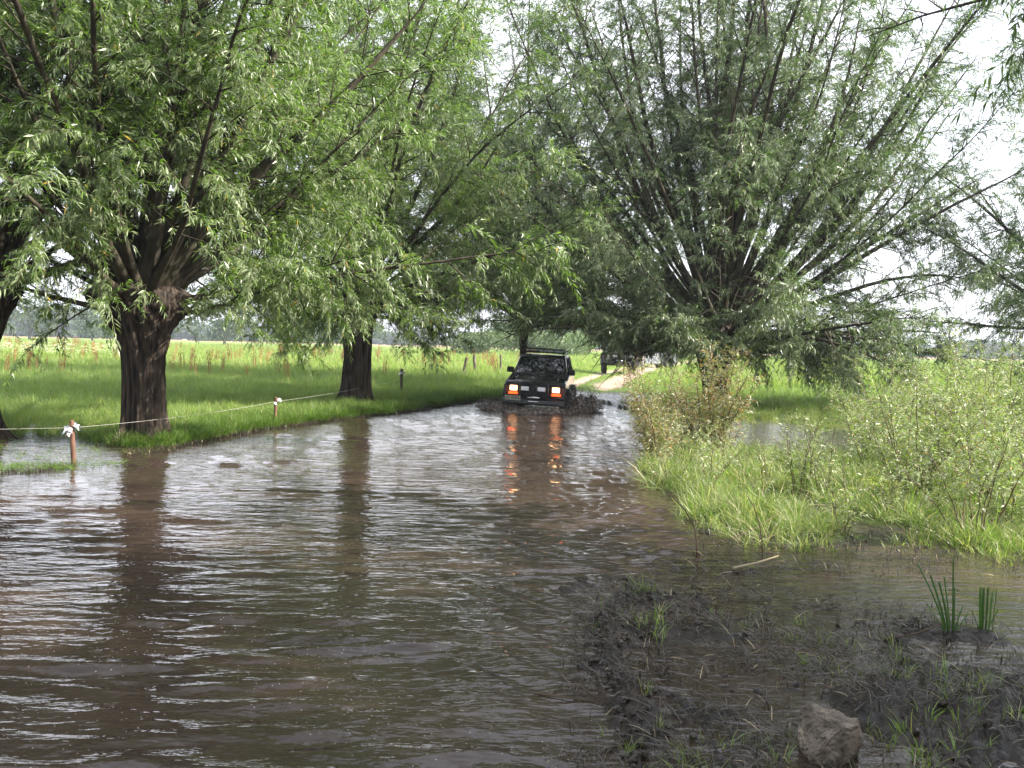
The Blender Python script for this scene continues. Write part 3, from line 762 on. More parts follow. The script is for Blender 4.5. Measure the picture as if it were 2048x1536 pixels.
# marsh on the right: tall wet grass, thinning towards the mud
def marsh_keep(rs, x, y, h, veg, me, tr):
    xr = np.interp(y, XRy, XRx); d = x - xr
    dens = sst(8.3, 10.2, y + .35 * (x - 3) + .9 * (fbm(x * 1.3, y * 1.3, 3, .5, 31) - .5)) * sst(-.25, .5, d + 1.2 * (fbm(x * 1.7, y * 1.7, 3, .5, 32) - .5))
    pool = np.exp(-(((x - 5.2) / 2.4) ** 2 + ((y - 20.6) / 4.0) ** 2))
    return (rs.rand(len(x)) < dens * (1 - pool * 1.5) * sst(.42, .60, fbm(x * 1.2, y * 1.2, 4, .6, 33) + .05)) & (h > -.06) & (d > -.15)
cg.append(strew('marsh_grass', [tuft(120 + k, 20, (.22, .40, .30, .18)[k], .0075, .10, (.9, .7, 1.2, 1.4)[k]) for k in range(4)] + TF[:1], [M['marsh']], 21000, wedge(8.3, 28, .08, .62, 1.2), marsh_keep, lambda x, y: (.35 + .85 * fbm(x * 1.4, y * 1.4, 3, .5, 51)) * (.85 + .012 * y), 5, 'bright flooded grass between the willow shrubs', tilt=.3)[1])
# mud bank: small green shoots, dead stalks, clods
def mud_zone(rs, x, y, h, *a):
    d = x - np.interp(y, XRy, XRx)
    return (d > -.1) & (h > -.02)
cg.append(strew('mud_grass', [tuft(60 + k, 9, .12, .006, .04, .8) for k in range(4)], [M['grass_lush']], 1100, wedge(3.2, 9.2, .02, .56, 1.0),
    lambda rs, x, y, h, *a: mud_zone(rs, x, y, h) & (rs.rand(len(x)) < sst(.50, .66, fbm(x * 1.5, y * 1.5, 4, .55, 35)) * .8 + .85 * (np.exp(-(((x - .95) / .45) ** 2 + ((y - 4.3) / .35) ** 2)) + np.exp(-(((x - 2.0) / .5) ** 2 + ((y - 4.2) / .4) ** 2)))), lambda x, y: 1 + 0 * x, 6, 'thin green grass shoots on the black mud')[1])
def clodp(seed):
    rng = random.Random(seed); bm = bmesh.new(); bmesh.ops.create_icosphere(bm, subdivisions=2, radius=.03)
    V = []
    for v in bm.verts:
        f = .82 + .62 * mnoise.noise(v.co * 30 + Vector((seed * 3.1, 0, 0))) + .22 * mnoise.noise(v.co * 90 + Vector((seed, 4, 0)))
        V.append((v.co.x * f, v.co.y * f, v.co.z * f * .7))
    F = [tuple(q.index for q in f.verts) for f in bm.faces]; bm.free()
    return V, F, [0] * len(F)
cg.append(strew('mud_clods', [clodp(k) for k in range(4)], [M['clod']], 5000, wedge(3.1, 9.6, .0, .6, 1.0),
    lambda rs, x, y, h, *a: (x - np.interp(y, XRy, XRx) > -.12) & (rs.rand(len(x)) < .12 + 1.3 * np.exp(-((x - np.interp(y, XRy, XRx) - .1) / .12) ** 2) * (y < 7) + .9 * sst(.48, .62, fbm(x * 1.8, y * 2.4, 4, .55, 36))) & (h > -.03),
    lambda x, y: .55 + 0 * x, 7, 'lumpy black mud clods churned up along the bank', hmul=(.25, 1.9), tilt=1.5)[1])
cg.append(strew('dead_stalks', [stalks(k) for k in range(4)] + [stalks(9, 5, .10, False)], [M['debris']], 6500, wedge(3.1, 13, -.02, .58, 1.0),
    lambda rs, x, y, h, *a: (x - np.interp(y, XRy, XRx) > -.25) & (h > -.05) & (rs.rand(len(x)) < .15 + .9 * sst(.44, .6, fbm(x * 1.6, y * 2.2, 4, .55, 37))), lambda x, y: .9 + 0 * x, 8, 'trampled dead stalks and leaf litter in the mud', on_water=True, zoff=.004)[1])
# floating strip of weed by the bank post and turf lumps in the shallows
cg.append(strew('floating_weed', [stalks(20 + k, 9, .14) for k in range(3)] + [tuft(80, 8, .10, .005, .05, 1.0)], [M['grass']], 3800, rect(-9.5, -5.2, 12.3, 17),
    lambda rs, x, y, h, *a: (h < .06) & (h > -.5) & (rs.rand(len(x)) < (.9 * np.exp(-((y - 13.1) / .42) ** 2) + .12) * sst(.35, .6, fbm(x * 1.5, y * 1.5, 3, .5, 61))) & (x < np.interp(y, XLy, XLx) + .5), lambda x, y: 1.0 + 0 * x, 9, 'dark floating weed round the foot of the fence post', on_water=True)[1])
cg.append(strew('turf_lumps', [tuft(90 + k, 16, .10, .006, .06, 1.3) for k in range(3)] + [stalks(30, 9, .12)], [M['grass']], 900, rect(-.3, 1.7, 6.0, 8.1),
    lambda rs, x, y, h, *a: (h > .025) & ((y > 6.9) | (x < .35)), lambda x, y: .8 + 0 * x, 10, 'low turf tufts on the little mud islands in the shallows')[1])
dk = []
for s in range(3):
    rng = random.Random(s); V = []; F = []; MI = []
    for i in range(4):
        b = (rng.gauss(0, .06), rng.gauss(0, .06), 0); blade(V, F, MI, b, rng.uniform(0, 6.28), .8, .03, .1, rng)
        for j in range(26):
            z = rng.uniform(.35, .82); a = rng.uniform(0, 6.28); r_ = rng.uniform(.01, .06) * (1 - z * .6)
            k = len(V); c = Vector((b[0] + r_ * math.cos(a), b[1] + r_ * math.sin(a), z)); q = .022
            V += [tuple(c + Vector((rng.uniform(-q, q), rng.uniform(-q, q), rng.uniform(-q, q) * 1.6))) for _ in range(3)]; F.append((k, k + 1, k + 2)); MI.append(0)
    dk.append((V, F, MI))
cg.append(strew('dock_stalks', dk, [M['dock']], 300, wedge(36, 105, -.56, .05, 1.4), lambda rs, x, y, h, veg, me, tr: (tr < .2) & (veg > .5) & (x < np.interp(y, TRy, TRx) - 3) & (rs.rand(len(x)) < sst(.42, .62, fbm(x * .22, y * .16, 3, .5, 41))), lambda x, y: .75 + .006 * y, 11, 'rust brown dock stalks scattered in the meadow', tilt=.06)[1])
um = []
for s in range(3):
    rng = random.Random(50 + s); V = []; F = []; MI = []
    for i in range(4):
        b = (rng.gauss(0, .12), rng.gauss(0, .12), 0); hh = rng.uniform(.5, .8); blade(V, F, MI, b, rng.uniform(0, 6.28), hh, .01, .05, rng, mi=1)
        for j in range(16):
            a = rng.uniform(0, 6.28); r_ = .085 * math.sqrt(rng.random()); k = len(V); c = Vector((b[0] + r_ * math.cos(a), b[1] + r_ * math.sin(a), hh + rng.uniform(-.015, .015))); q = .02
            V += [tuple(c + Vector((q, 0, 0))), tuple(c + Vector((0, q, .004))), tuple(c + Vector((-q, 0, 0))), tuple(c + Vector((0, -q, .004)))]; F.append((k, k + 1, k + 2, k + 3)); MI.append(0)
    um.append((V, F, MI))
cg.append(strew('white_umbel_flowers', um, [M['umbel'], M['grass']], 420, wedge(47, 66, -.57, -.36, 1.0), lambda rs, x, y, h, veg, *a: (veg > .4) & (rs.rand(len(x)) < .35 + .9 * sst(.4, .6, fbm(x * .3, y * .3, 3, .5, 43))), 1.0, 12, 'white umbel flowers standing in the left meadow', tilt=.05)[1])
cg.append(strew('duckweed', [(lambda r: ([(r.uniform(-.05, .05) + a * .006, r.uniform(-.05, .05) * 0 + b_ * .006 + .03 * math.sin(i * 2.1), .003) for i in range(14) for a, b_ in ((-1, 0), (0, -1), (1, 0), (0, 1))], [(4 * i, 4 * i + 1, 4 * i + 2, 4 * i + 3) for i in range(14)], [0] * 14))(random.Random(k)) for k in range(2)], [M['duckweed']], 2600, rect(3.2, 6.2, 12.6, 14.6),
    lambda rs, x, y, h, *a: (rs.rand(len(x)) < 1.2 * np.exp(-(((x - 4.7) / .9) ** 2 + ((y - 13.5) / .45) ** 2))), 1.6, 13, 'yellow green floating plants on the flooded grass', tilt=.0, on_water=True, zoff=.006)[1])

# ------------------------------------------------------------------ young willow shrubs in the marsh
SHOOT = [spray_proto(200 + k, L_=.42 + .08 * (k % 3), n=20, ll=.092, lw=.023, droop=.05, spread=45) for k in range(4)]
def shrub(x, y, h, w, ns, label, seed, leafm='shrub', bare=.35, dens=1.0, kind='willow shrubs growing out of the marsh', nm='willow_shrub'):
    rng = random.Random(seed)
    t = empty(nm, (x, y, max(gz(x, y), -.03) - .02)); tag(t, label, 'shrub', kind)
    P = []; ROT = []; S = []
    for i in range(ns):
        a = rng.uniform(0, 6.283); q = w * .18 * math.sqrt(rng.random())
        p = Vector((q * math.cos(a), q * math.sin(a), 0)); l = h * rng.uniform(.6, 1.08); out = w * .5 * rng.uniform(.2, 1.1)
        path = []; n = 8
        a2 = a + rng.gauss(0, .5)
        for k in range(n + 1):
            tt = k / n
            path.append(p + Vector((math.cos(a2) * out * tt ** 1.4 + rng.gauss(0, .008), math.sin(a2) * out * tt ** 1.4 + rng.gauss(0, .008), l * tt)))
        MB().tube(path, [.0075 * (1 - .75 * k / n) * (h / 1.3) + .0015 for k in range(n + 1)], 5, cap=False).build('stem', M['stem_bark'], t, smooth=True)
        for k in range(int(14 * dens * l / .9)):
            tt = bare + (1 - bare) * rng.random(); f = tt * n; i0 = min(int(f), n - 1)
            c = path[i0].lerp(path[i0 + 1], f - i0); az = rng.uniform(0, 6.283)
            P.append(tuple(c)); ROT.append((rng.uniform(.1, 1.25), rng.gauss(0, .3), az)); S.append(rng.uniform(.5, 1.0) * (1.15 - .4 * tt) * (h / 1.5) ** .5)
    scatter('foliage', SHOOT, P, np.array(ROT), S, np.array([rng.randrange(4) for _ in P]), [M[leafm], M['twig']], t)
    return t
shr = [
 (2.35, 15.2, 1.35, 1.3, 9, 'low bushy willow shrub with reddish leaves at the water edge, farthest left of the shrubs', 'shrub_red', .05, 2.2),
 (3.45, 17.4, 1.75, 1.9, 14, 'tall reddish willow shrub in front of the fan-shaped willow trunk', 'shrub_red', .05, 2.0),
 (2.05, 12.6, .55, .6, 5, 'small sparse willow shrub leaning over the bank of the flooded lane', 'shrub', .2, 1.3),
 (2.6, 13.0, .85, .7, 5, 'thin young willow shrub rising from bright grass near the water edge', 'shrub', .3, 1.2),
 (3.75, 11.9, .85, .55, 4, 'slender willow shrub with bare lower stems standing alone in the grass', 'shrub', .45, .8),
 (4.35, 9.35, 1.05, .95, 8, 'nearest willow shrub with a fan of bare stems at the mud edge', 'shrub', .42, 1.5),
 (3.4, 10.1, .8, .45, 3, 'single upright willow sapling left of the nearest shrub', 'shrub', .35, 1.1),
 (4.9, 12.4, 1.35, 1.4, 11, 'broad pale willow shrub behind the nearest shrub', 'shrub', .15, 1.8),
 (6.1, 12.6, 1.3, 1.6, 12, 'tall pale willow shrub at the right edge of the marsh', 'shrub', .1, 1.9),
 (5.6, 10.6, 1.15, 1.1, 8, 'willow shrub cut by the right edge of the view beside the nearest shrub', 'shrub', .2, 1.5),
 (5.5, 15.2, 1.0, 1.4, 10, 'rounded willow shrub in the middle of the marsh between the pool and the broad shrub', 'shrub', .1, 1.8),
 (7.1, 15.2, 1.6, 1.9, 13, 'tallest willow shrub with dense silvery leaves at the right', 'shrub', .08, 2.0),
 (6.8, 18.6, 1.35, 1.9, 12, 'dense willow shrub behind the marsh pool', 'shrub', .08, 1.8),
 (8.7, 17.8, 1.9, 2.0, 13, 'high silvery willow shrub behind the tallest one at the right edge', 'shrub', .06, 2.0),
 (3.9, 18.8, .6, .8, 6, 'low willow shrub at the near left rim of the marsh pool', 'shrub', .1, 1.4),
 (9.6, 21.5, 2.2, 2.4, 13, 'farthest large willow shrub towards the right-hand meadow', 'shrub', .06, 1.8),
 (3.7, 21.9, .95, 1.2, 8, 'reddish shrub behind the low one where the lane leaves the water', 'shrub_red', .05, 1.6),
 (3.0, 14.6, .7, .8, 6, 'low pale willow sapling just behind the thin young shrub', 'shrub', .1, 1.0),
 (3.5, 13.6, .6, .6, 5, 'small willow sapling beside the yellow green floating plants', 'shrub', .15, .9),
 (4.3, 14.6, .6, .9, 6, 'knee-high willow shrub in front of the rounded shrub', 'shrub', .1, 1.1),
 (2.9, 11.3, .5, .5, 4, 'tiny willow sapling between the bent twig and the lone slender shrub', 'shrub', .2, .9),
 (4.1, 10.6, .6, .6, 5, 'short willow sapling hidden behind the nearest shrub', 'shrub', .2, 1.1),
 (3.1, 19.3, 1.0, 1.0, 7, 'reddish willow shrub right of the lane edge in front of the pool', 'shrub_red', .08, 1.5),
 (6.2, 14.0, 1.1, 1.2, 8, 'bushy willow shrub between the broad pale shrub and the tallest one', 'shrub', .08, 1.6),
 (7.8, 20.8, 1.6, 1.8, 10, 'willow shrub on the far right rim of the marsh pool', 'shrub', .06, 1.5),
 (3.3, 24.6, .9, 1.1, 7, 'small dull shrub on the muddy bank right behind the reddish shrubs', 'shrub_red', .05, 1.4),
 (3.6, 12.5, .95, .9, 7, 'leafy willow shrub standing in the bright grass left of the lone slender shrub', 'shrub', .1, 1.5),
 (2.9, 16.2, .8, .8, 6, 'low pale shrub tucked between the two reddish willow shrubs', 'shrub', .1, 1.3),
 (4.7, 11.2, .8, .8, 6, 'small willow shrub between the nearest shrub and the broad pale one', 'shrub', .15, 1.3),
 (2.35, 11.9, .45, .5, 5, 'lowest willow sapling right at the water edge below the leaning one', 'shrub', .1, 1.0),
 (5.0, 9.9, .8, .9, 6, 'willow shrub at the right border touching the nearest shrub', 'shrub', .15, 1.5),
 (3.2, 9.6, .45, .45, 4, 'short sprout of willow at the mud edge left of the single sapling', 'shrub', .2, 1.0),
 (6.0, 16.7, 1.2, 1.3, 9, 'silvery willow shrub directly in front of the marsh pool on its right', 'shrub', .08, 1.5),
]
for k, (x, y, h, w, ns, lab, lm, br, dn) in enumerate(shr): shrub(x, y, h, w, ns, lab, 300 + k, lm, br, dn)

# ------------------------------------------------------------------ far bushes and trees
def puff(seed, rx, rz, n, size, trunk=True):
    """crown of leaf clumps: many small bent faces spread through several lobes"""
    rng = random.Random(seed); V = []; F = []; MI = []
    lobes = [(Vector((rng.gauss(0, rx * .42), rng.gauss(0, rx * .42), rz * rng.uniform(.25, 1.4))), rx * rng.uniform(.35, .62)) for _ in range(9)] + [(Vector((0, 0, rz)), rx * .6)]
    for i in range(n):
        c, r_ = lobes[rng.randrange(len(lobes))]
        d = Vector((rng.gauss(0, 1), rng.gauss(0, 1), rng.gauss(0, 1))).normalized() * r_ * rng.uniform(.55, 1.08) ** .6
        p = c + Vector((d.x, d.y, d.z * rz / rx * .9))
        if p.z < .1: p.z = rng.uniform(.1, .4)
        k = len(V); a = Vector((rng.gauss(0, 1), rng.gauss(0, 1), rng.gauss(0, .6))).normalized() * size * rng.uniform(.5, 1.2); b = a.cross(Vector((rng.gauss(0, 1), rng.gauss(0, 1), rng.gauss(0, 1)))).normalized() * size * .45
        V += [tuple(p - a), tuple(p + b), tuple(p + a), tuple(p - b + Vector((0, 0, -size * .3)))]; F += [(k, k + 1, k + 2), (k, k + 2, k + 3)]; MI += [0, 0]
    return V, F, MI
def far_plant(nm, cat, x, y, rx, rz, n, size, seed, leafm, label, group, tr=0.):
    t = empty(nm, (x, y, .26)); tag(t, label, cat, group)
    V, F, MI = puff(seed, rx, rz, n, size)
    V = [(a, b, c + tr) for a, b, c in V]
    mesh_obj('crown', V, F, M[leafm], t)
    if tr:
        mb = MB(); mb.tube([(0, 0, -.2), (.05, 0, tr * .6), (0, .1, tr + rz * .7)], [rx * .07, rx * .055, rx * .03], 8)
        for k in range(4): mb.tube([(0, 0, tr * .8), (rx * .3 * math.cos(k * 1.7), rx * .3 * math.sin(k * 1.7), tr + rz * .8)], [rx * .03, rx * .01], 5)
        mb.build('trunk', M['limb_bark'], t)
    return t
far_plant('willow_bush', 'bush', -4.1, 112, 3.3, 1.75, 5200, .16, 1, 'pale_leaf', 'rounded pale green bush far off left of the car roof', 'rounded bushes beyond the meadow')
far_plant('willow_bush', 'bush', 2.4, 118, 4.6, 2.1, 6500, .17, 2, 'pale_leaf', 'widest pale green bush far off directly above the car', 'rounded bushes beyond the meadow')
far_plant('willow_bush', 'bush', 8.0, 122, 3.8, 1.9, 5200, .16, 3, 'pale_leaf', 'pale green bush far off right of the car where the track bends', 'rounded bushes beyond the meadow')
far_plant('willow_bush', 'bush', -1.0, 150, 5.5, 3.6, 6500, .22, 4, 'far_leaf', 'tall dull green bush rising behind the rounded bushes', 'rounded bushes beyond the meadow')
far_plant('willow_bush', 'bush', 7.0, 160, 6.5, 4.0, 6500, .24, 5, 'far_leaf', 'taller grey green bush behind the bushes to the right', 'rounded bushes beyond the meadow')
rng = random.Random(77)
near_far = [(-126, 262, 7, 6.5, 'broad round tree at the left end of the far field edge'), (-113, 270, 5.2, 5.6, 'narrow green tree beside the broad round one'), (-104, 266, 3.2, 2.4, 'small bush at the edge of the wheat field'), (-95, 275, 3.4, 2.0, 'low bush right of the small bush at the field edge'),
            (-66, 230, 6.5, 5.2, 'dark spreading tree behind the ribbed trunk'), (-52, 240, 7.5, 4.8, 'wide dark tree between the two left willows'), (-38, 245, 6, 3.6, 'low dark tree left of the bushy pollard trunk')]
for k, (x, y, rx, rz, lab) in enumerate(near_far): far_plant('field_tree' if rz > 3 else 'field_bush', 'tree' if rz > 3 else 'bush', x, y, rx, rz, 2600, .42, 20 + k, 'far_leaf', lab, 'trees at the edge of the far field', tr=.8)
side_names = ['left of the ribbed willow', 'between the left willows', 'left of the car', 'behind the fan-shaped willow', 'beyond the right-hand shrubs']
protos = [far_plant('horizon_tree', 'tree', 0, 0, 14, 7, 2200, 1.3, 60 + k, 'far_leaf', 'hazy blue tree in the distant wood along the horizon', 'distant wood along the horizon', tr=.4) for k in range(3)]
first = True
k = 0
for th in np.arange(-33, 36, 1.05):
    d = rng.uniform(560, 680) if k % 5 else 480
    o = protos[k] if k < 3 else copy_tree(protos[k % 3])
    o.location = (d * math.sin(R(th)), d * math.cos(R(th)), .2)
    s = rng.uniform(.65, 1.15) * (1.15 if th < -22 else .8)
    o.scale = (s * rng.uniform(.9, 1.5), s, s); o.rotation_euler = (0, 0, rng.uniform(0, 6.28))
    o['label'] = 'hazy blue tree of the distant wood seen ' + side_names[0 if th < -20 else 1 if th < -11 else 2 if th < 2 else 3 if th < 17 else 4]
    k += 1
#GRASS-END
#CARS-BEGIN
# ------------------------------------------------------------------ the off-road cars
def emit(name, col, s):
    m = bpy.data.materials.new(name); m.use_nodes = True
    b = m.node_tree.nodes['Principled BSDF']
    b.inputs['Base Color'].default_value = (*[c * .6 for c in col], 1); b.inputs['Roughness'].default_value = .15
    b.inputs['Emission Color'].default_value = (*col, 1); b.inputs['Emission Strength'].default_value = s
    return m
M['headlamp'] = emit('lit_headlamp', (1.0, .60, .27), 1.7)
M['amber'] = emit('lit_amber_lamp', (1.0, .075, .010), 1.1)
M['chrome'] = mat('chrome', (.6, .6, .62), .12, .5, 1.)
M['lens'] = mat('clear_lens', (.65, .67, .72), .08, .8, .55)
M['black'] = mat('black_plastic', (.012, .012, .013), .45, .4)
M['steel'] = mat('black_steel', (.016, .016, .018), .3, .5)
M['tyre'] = noisy(mat('tyre', (.02, .02, .02), .8), (.012, .012, .012), (.040, .032, .026), 6, 4, .3, 40)
M['paint'] = noisy(mat('dark_green_paint', (.01, .016, .014), .22, .6, Coat_Weight=1.0, Coat_Roughness=.05), (.006, .009, .009), (.016, .016, .014), 3, 6, .0, rough=(.16, .55))
M['paint_green'] = noisy(mat('army_green_paint', (.03, .04, .022), .4, .5), (.022, .032, .020), (.045, .048, .030), 3, 5)
M['paint_silver'] = mat('silver_paint', (.46, .48, .54), .3, .5, .5)
M['cabin'] = mat('dark_upholstery', (.02, .02, .022), .8)
M['plate'] = mat('number_plate', (.34, .33, .27), .5)
M['plate_ink'] = mat('plate_lettering', (.02, .02, .03), .5)
g = bpy.data.materials.new('car_glass'); g.use_nodes = True
_b = g.node_tree.nodes['Principled BSDF']; _b.inputs['Base Color'].default_value = (.012, .018, .018, 1); _b.inputs['Roughness'].default_value = .02; _b.inputs['IOR'].default_value = 2.3
_b.inputs['Alpha'].default_value = .72
M['glass'] = g
M['splash'] = noisy(mat('muddy_spray', (.070, .050, .038), .12, .7), (.085, .062, .048), (.42, .36, .32), 12, 6, .5, 30, rough=(.06, .4), lo=.45, hi=.7)

def off_roader(name, label, loc, rot, paint, wide=1.0, rack=True, bar=True, lit=True, plate=None, scale=1.0):
    t = empty(name, loc, rot); tag(t, label, 'car'); t.scale = (scale * wide, scale, scale)
    W = .80
    def arc(cy, r=.44, n=8, cz=.40): return [(cy + r * math.cos(math.pi * k / n), cz + r * math.sin(math.pi * k / n)) for k in range(n + 1)]
    prof = [(-2.02, .52), (-2.06, .98), (-1.98, 1.075), (-1.30, 1.145), (-.72, 1.20), (-.60, 1.235), (2.05, 1.245), (2.14, 1.0), (2.14, .50)]
    prof = prof + arc(1.28)[0:] + arc(-1.30)[0:]
    prof = [(-2.02, .52), (-2.06, .98), (-1.98, 1.075), (-1.30, 1.145), (-.72, 1.20), (-.60, 1.235), (2.05, 1.245), (2.14, 1.0), (2.14, .50), (1.72, .40)] + arc(1.28)[1:-1] + [(.84, .40), (-.86, .40)] + arc(-1.30)[1:-1] + [(-1.74, .42)]
    body = MB().prism(prof, -W, W).build('body', paint, t, bevel=.045, seg=3)
    hood = MB().prism([(-1.95, 1.06), (-1.88, 1.098), (-1.30, 1.175), (-.74, 1.225), (-.70, 1.20), (-1.9, 1.02)], -.56, .56).build('hood', paint, t, bevel=.03, seg=3)
    MB().box(0, 1.2, 1.235, 1.40, 1.7, .02).build('cabin_floor', M['cabin'], t)
    # cabin: pillars, roof, glass
    A = [(-.70, -.66, 1.23), (.70, -.66, 1.23), (.60, -.10, 1.665), (-.60, -.10, 1.665)]
    RR = [(-.70, 2.02, 1.24), (.70, 2.02, 1.24), (.60, 1.86, 1.665), (-.60, 1.86, 1.665)]
    pil = MB()
    for s in (-1, 1):
        pil.tube([(s * .715, -.66, 1.22), (s * .608, -.09, 1.672)], [.036, .034], 6)
        pil.tube([(s * .72, .52, 1.22), (s * .612, .50, 1.672)], .035, 6)
        pil.tube([(s * .72, 1.35, 1.22), (s * .612, 1.32, 1.672)], .035, 6)
        pil.tube([(s * .715, 2.02, 1.22), (s * .606, 1.86, 1.672)], .045, 6)
        pil.tube([(s * .608, -.10, 1.672), (s * .608, 1.86, 1.672)], .032, 6)
    pil.tube([(-.61, -.09, 1.675), (.61, -.09, 1.675)], .032, 6); pil.tube([(-.70, -.67, 1.225), (.70, -.67, 1.225)], .025, 6)
    pil.build('pillar_frame', paint, t, smooth=True)
    MB().prism([(-.13, 1.668), (-.06, 1.705), (.5, 1.732), (1.3, 1.732), (1.86, 1.70), (1.90, 1.668)], -.62, .62).build('roof', paint, t, bevel=.022, seg=3)
    def pane(nm, q, off):
        c = sum((Vector(p) for p in q), Vector()) / 4; n = (Vector(q[1]) - Vector(q[0])).cross(Vector(q[3]) - Vector(q[0])).normalized() * .004
        V = [c + (Vector(p) - c) * .97 + n for p in q] + [c + (Vector(p) - c) * .97 - n for p in q]
        mesh_obj(nm, V, [(0, 1, 2, 3), (7, 6, 5, 4), (0, 4, 5, 1), (1, 5, 6, 2), (2, 6, 7, 3), (3, 7, 4, 0)], M['glass'], t)
    pane('windscreen', A, 0); pane('rear_window', [RR[1], RR[0], RR[3], RR[2]], 0)
    for s in (-1, 1):
        for (y0, y1, z0, z1) in ((-.52, .48, 0, 0), (.56, 1.31, 0, 0), (1.39, 1.92, 0, 0)):
            yt0 = max(y0 + .42, y0) if y0 < 0 else y0; yt1 = y1 - (.06 if y1 > 1.5 else 0)
            pane('side_window', [(s * .715, y0, 1.25), (s * .715, y1, 1.25), (s * .612, yt1, 1.65), (s * .612, yt0, 1.65)], 0)
    # inside: seats, wheel
    for s in (-1, 1):
        MB().box(s * .33, .45, 1.28, .44, .12, .50).box(s * .33, .45, 1.58, .24, .08, .14).build('seat', M['cabin'], t, bevel=.03)
    MB().tube([(.33 + .17 * math.cos(k * .5236), -.12 - .05 * math.sin(k * .5236), 1.30 + .15 * math.sin(k * .5236)) for k in range(13)], .014, 6, cap=False).build('steering_wheel', M['black'], t, smooth=True)
    MB().tube([(-.55, -.70, 1.235), (-.1, -.56, 1.30)], .008, 5).build('wiper', M['black'], t); MB().tube([(.0, -.70, 1.235), (.45, -.56, 1.30)], .008, 5).build('wiper', M['black'], t)
    MB().box(0, -.16, 1.60, .22, .03, .06).build('inner_mirror', M['black'], t, bevel=.01)
    # nose: dark panel, seven-bar grille, lamps
    MB().box(0, -2.065, .83, 1.54, .05, .40).build('nose_panel', M['black'], t, bevel=.02)
    gr = MB().box(0, -2.10, .86, .66, .02, .26).build('grille', M['black'], t)
    for k in range(8): MB().box(-.315 + .09 * k, -2.115, .86, .022, .03, .27).build('slat', M['steel'], gr)
    for s in (-1, 1):
        bz = MB().box(s * .555, -2.10, .885, .26, .035, .20).build('headlight_bezel', M['steel'], t, bevel=.012)
        MB().prism([(-2.125, .815), (-2.142, .83), (-2.150, .885), (-2.142, .94), (-2.125, .955)], s * .555 - .098, s * .555 + .098).build('headlight', M['headlamp'] if lit else M['lens'], t, bevel=.01)
        MB().box(s * .565, -2.115, .755, .25, .03, .062).build('indicator', M['amber'] if lit else M['lens'], t, bevel=.012)
        MB().box(s * .735, -2.085, .86, .07, .05, .16).build('side_marker', mat('dull_red_lens', (.20, .03, .025), .25), t, bevel=.01)
        # mirror
        mr = MB().box(s * .845, -.52, 1.30, .20, .12, .155).build('mirror', M['black'], t, bevel=.04, seg=4)
        MB().tube([(s * .70, -.50, 1.26), (s * .80, -.50, 1.27)], .025, 6).build('mirror_arm', M['black'], mr)
        # flared arches and wheels
        for cy in (-1.30, 1.28):
            V = []; F = []; n = 12
            for k in range(n + 1):
                w = math.pi * k / n
                for (r, x) in ((.44, .78), (.50, .80), (.495, .885), (.455, .895)): V.append((s * x, cy + r * math.cos(w), .40 + r * math.sin(w)))
            F = [(4 * k + j, 4 * k + (j + 1) % 4, 4 * (k + 1) + (j + 1) % 4, 4 * (k + 1) + j) for k in range(n) for j in range(4)] + [(0, 1, 2, 3), (4 * n + 3, 4 * n + 2, 4 * n + 1, 4 * n)]
            mesh_obj('fender_flare', V, F, M['black'], t)
            we = empty('wheel', (s * .74, cy, .385)); we.parent = t
            MB().lathe([(.20, -.11), (.33, -.125), (.375, -.10), (.385, -.04), (.385, .04), (.375, .10), (.33, .125), (.20, .11)], 28, 'X').build('tyre', M['tyre'], we, smooth=True)
            MB().lathe([(.0, .06 * s), (.06, .075 * s), (.09, .05 * s), (.17, .03 * s), (.205, .10 * s)], 20, 'X').build('rim', M['chrome'], we, smooth=True)
    MB().prism([(-2.34, .47), (-2.36, .52), (-2.34, .615), (-2.10, .64), (-2.06, .56), (-2.10, .46)], -.80, .80).build('bumper', M['steel'], t, bevel=.02)
    w = MB().box(0, -2.31, .665, .34, .12, .07).build('winch', M['steel'], t, bevel=.012)
    MB().tube([(-.15, -2.36, .67), (.15, -2.36, .67)], .038, 12).build('winch_drum', M['chrome'], w, smooth=True)
    MB().box(0, -2.372, .575, .26, .012, .022).build('fairlead', M['chrome'], w)
    MB().tube([(-.10, -2.37, .44), (-.05, -2.39, .475), (.05, -2.39, .475), (.10, -2.37, .44)], .011, 6).build('tow_shackle', M['chrome'], t, smooth=True)
    if bar:
        b = MB()
        for s in (-1, 1):
            b.tube([(s * .34, -2.30, .58), (s * .36, -2.27, .99), (s * .30, -2.22, 1.05), (0, -2.22, 1.06)], .027, 8)
            b.tube([(s * .40, -2.28, .66), (s * .74, -2.25, .68), (s * .79, -2.17, .80), (s * .79, -2.12, .96), (s * .70, -2.16, 1.02), (s * .36, -2.24, 1.0)], .024, 8)
        b.tube([(-.35, -2.285, .80), (.35, -2.285, .80)], .020, 8)
        b.build('bull_bar', M['steel'], t, smooth=True)
        for s in (-1, 1):
            sp = MB().box(s * .215 - .02, -2.325, .895, .225, .07, .128).build('spotlight', M['black'], t, bevel=.015)
            MB().box(s * .215 - .02, -2.364, .895, .20, .012, .105).build('spotlight_lens', M['lens'], sp, bevel=.008)
    if plate:
        p = MB().box(-.535, -2.366, .638, .42, .012, .115).build('number_plate', M['plate'], t, bevel=.004)
        fc = bpy.data.curves.new('plate_text', 'FONT'); fc.body = plate; fc.size = .105; fc.align_x = 'CENTER'; fc.align_y = 'CENTER'; fc.extrude = .001; fc.materials.append(M['plate_ink'])
        tmp = bpy.data.objects.new('lettering', fc); C.objects.link(tmp)
        me = bpy.data.meshes.new_from_object(tmp.evaluated_get(bpy.context.evaluated_depsgraph_get())); bpy.data.objects.remove(tmp)
        fo = link(bpy.data.objects.new('plate_lettering', me), p); fo.location = (-.535, -2.3745, .638); fo.rotation_euler = (R(90), 0, 0)
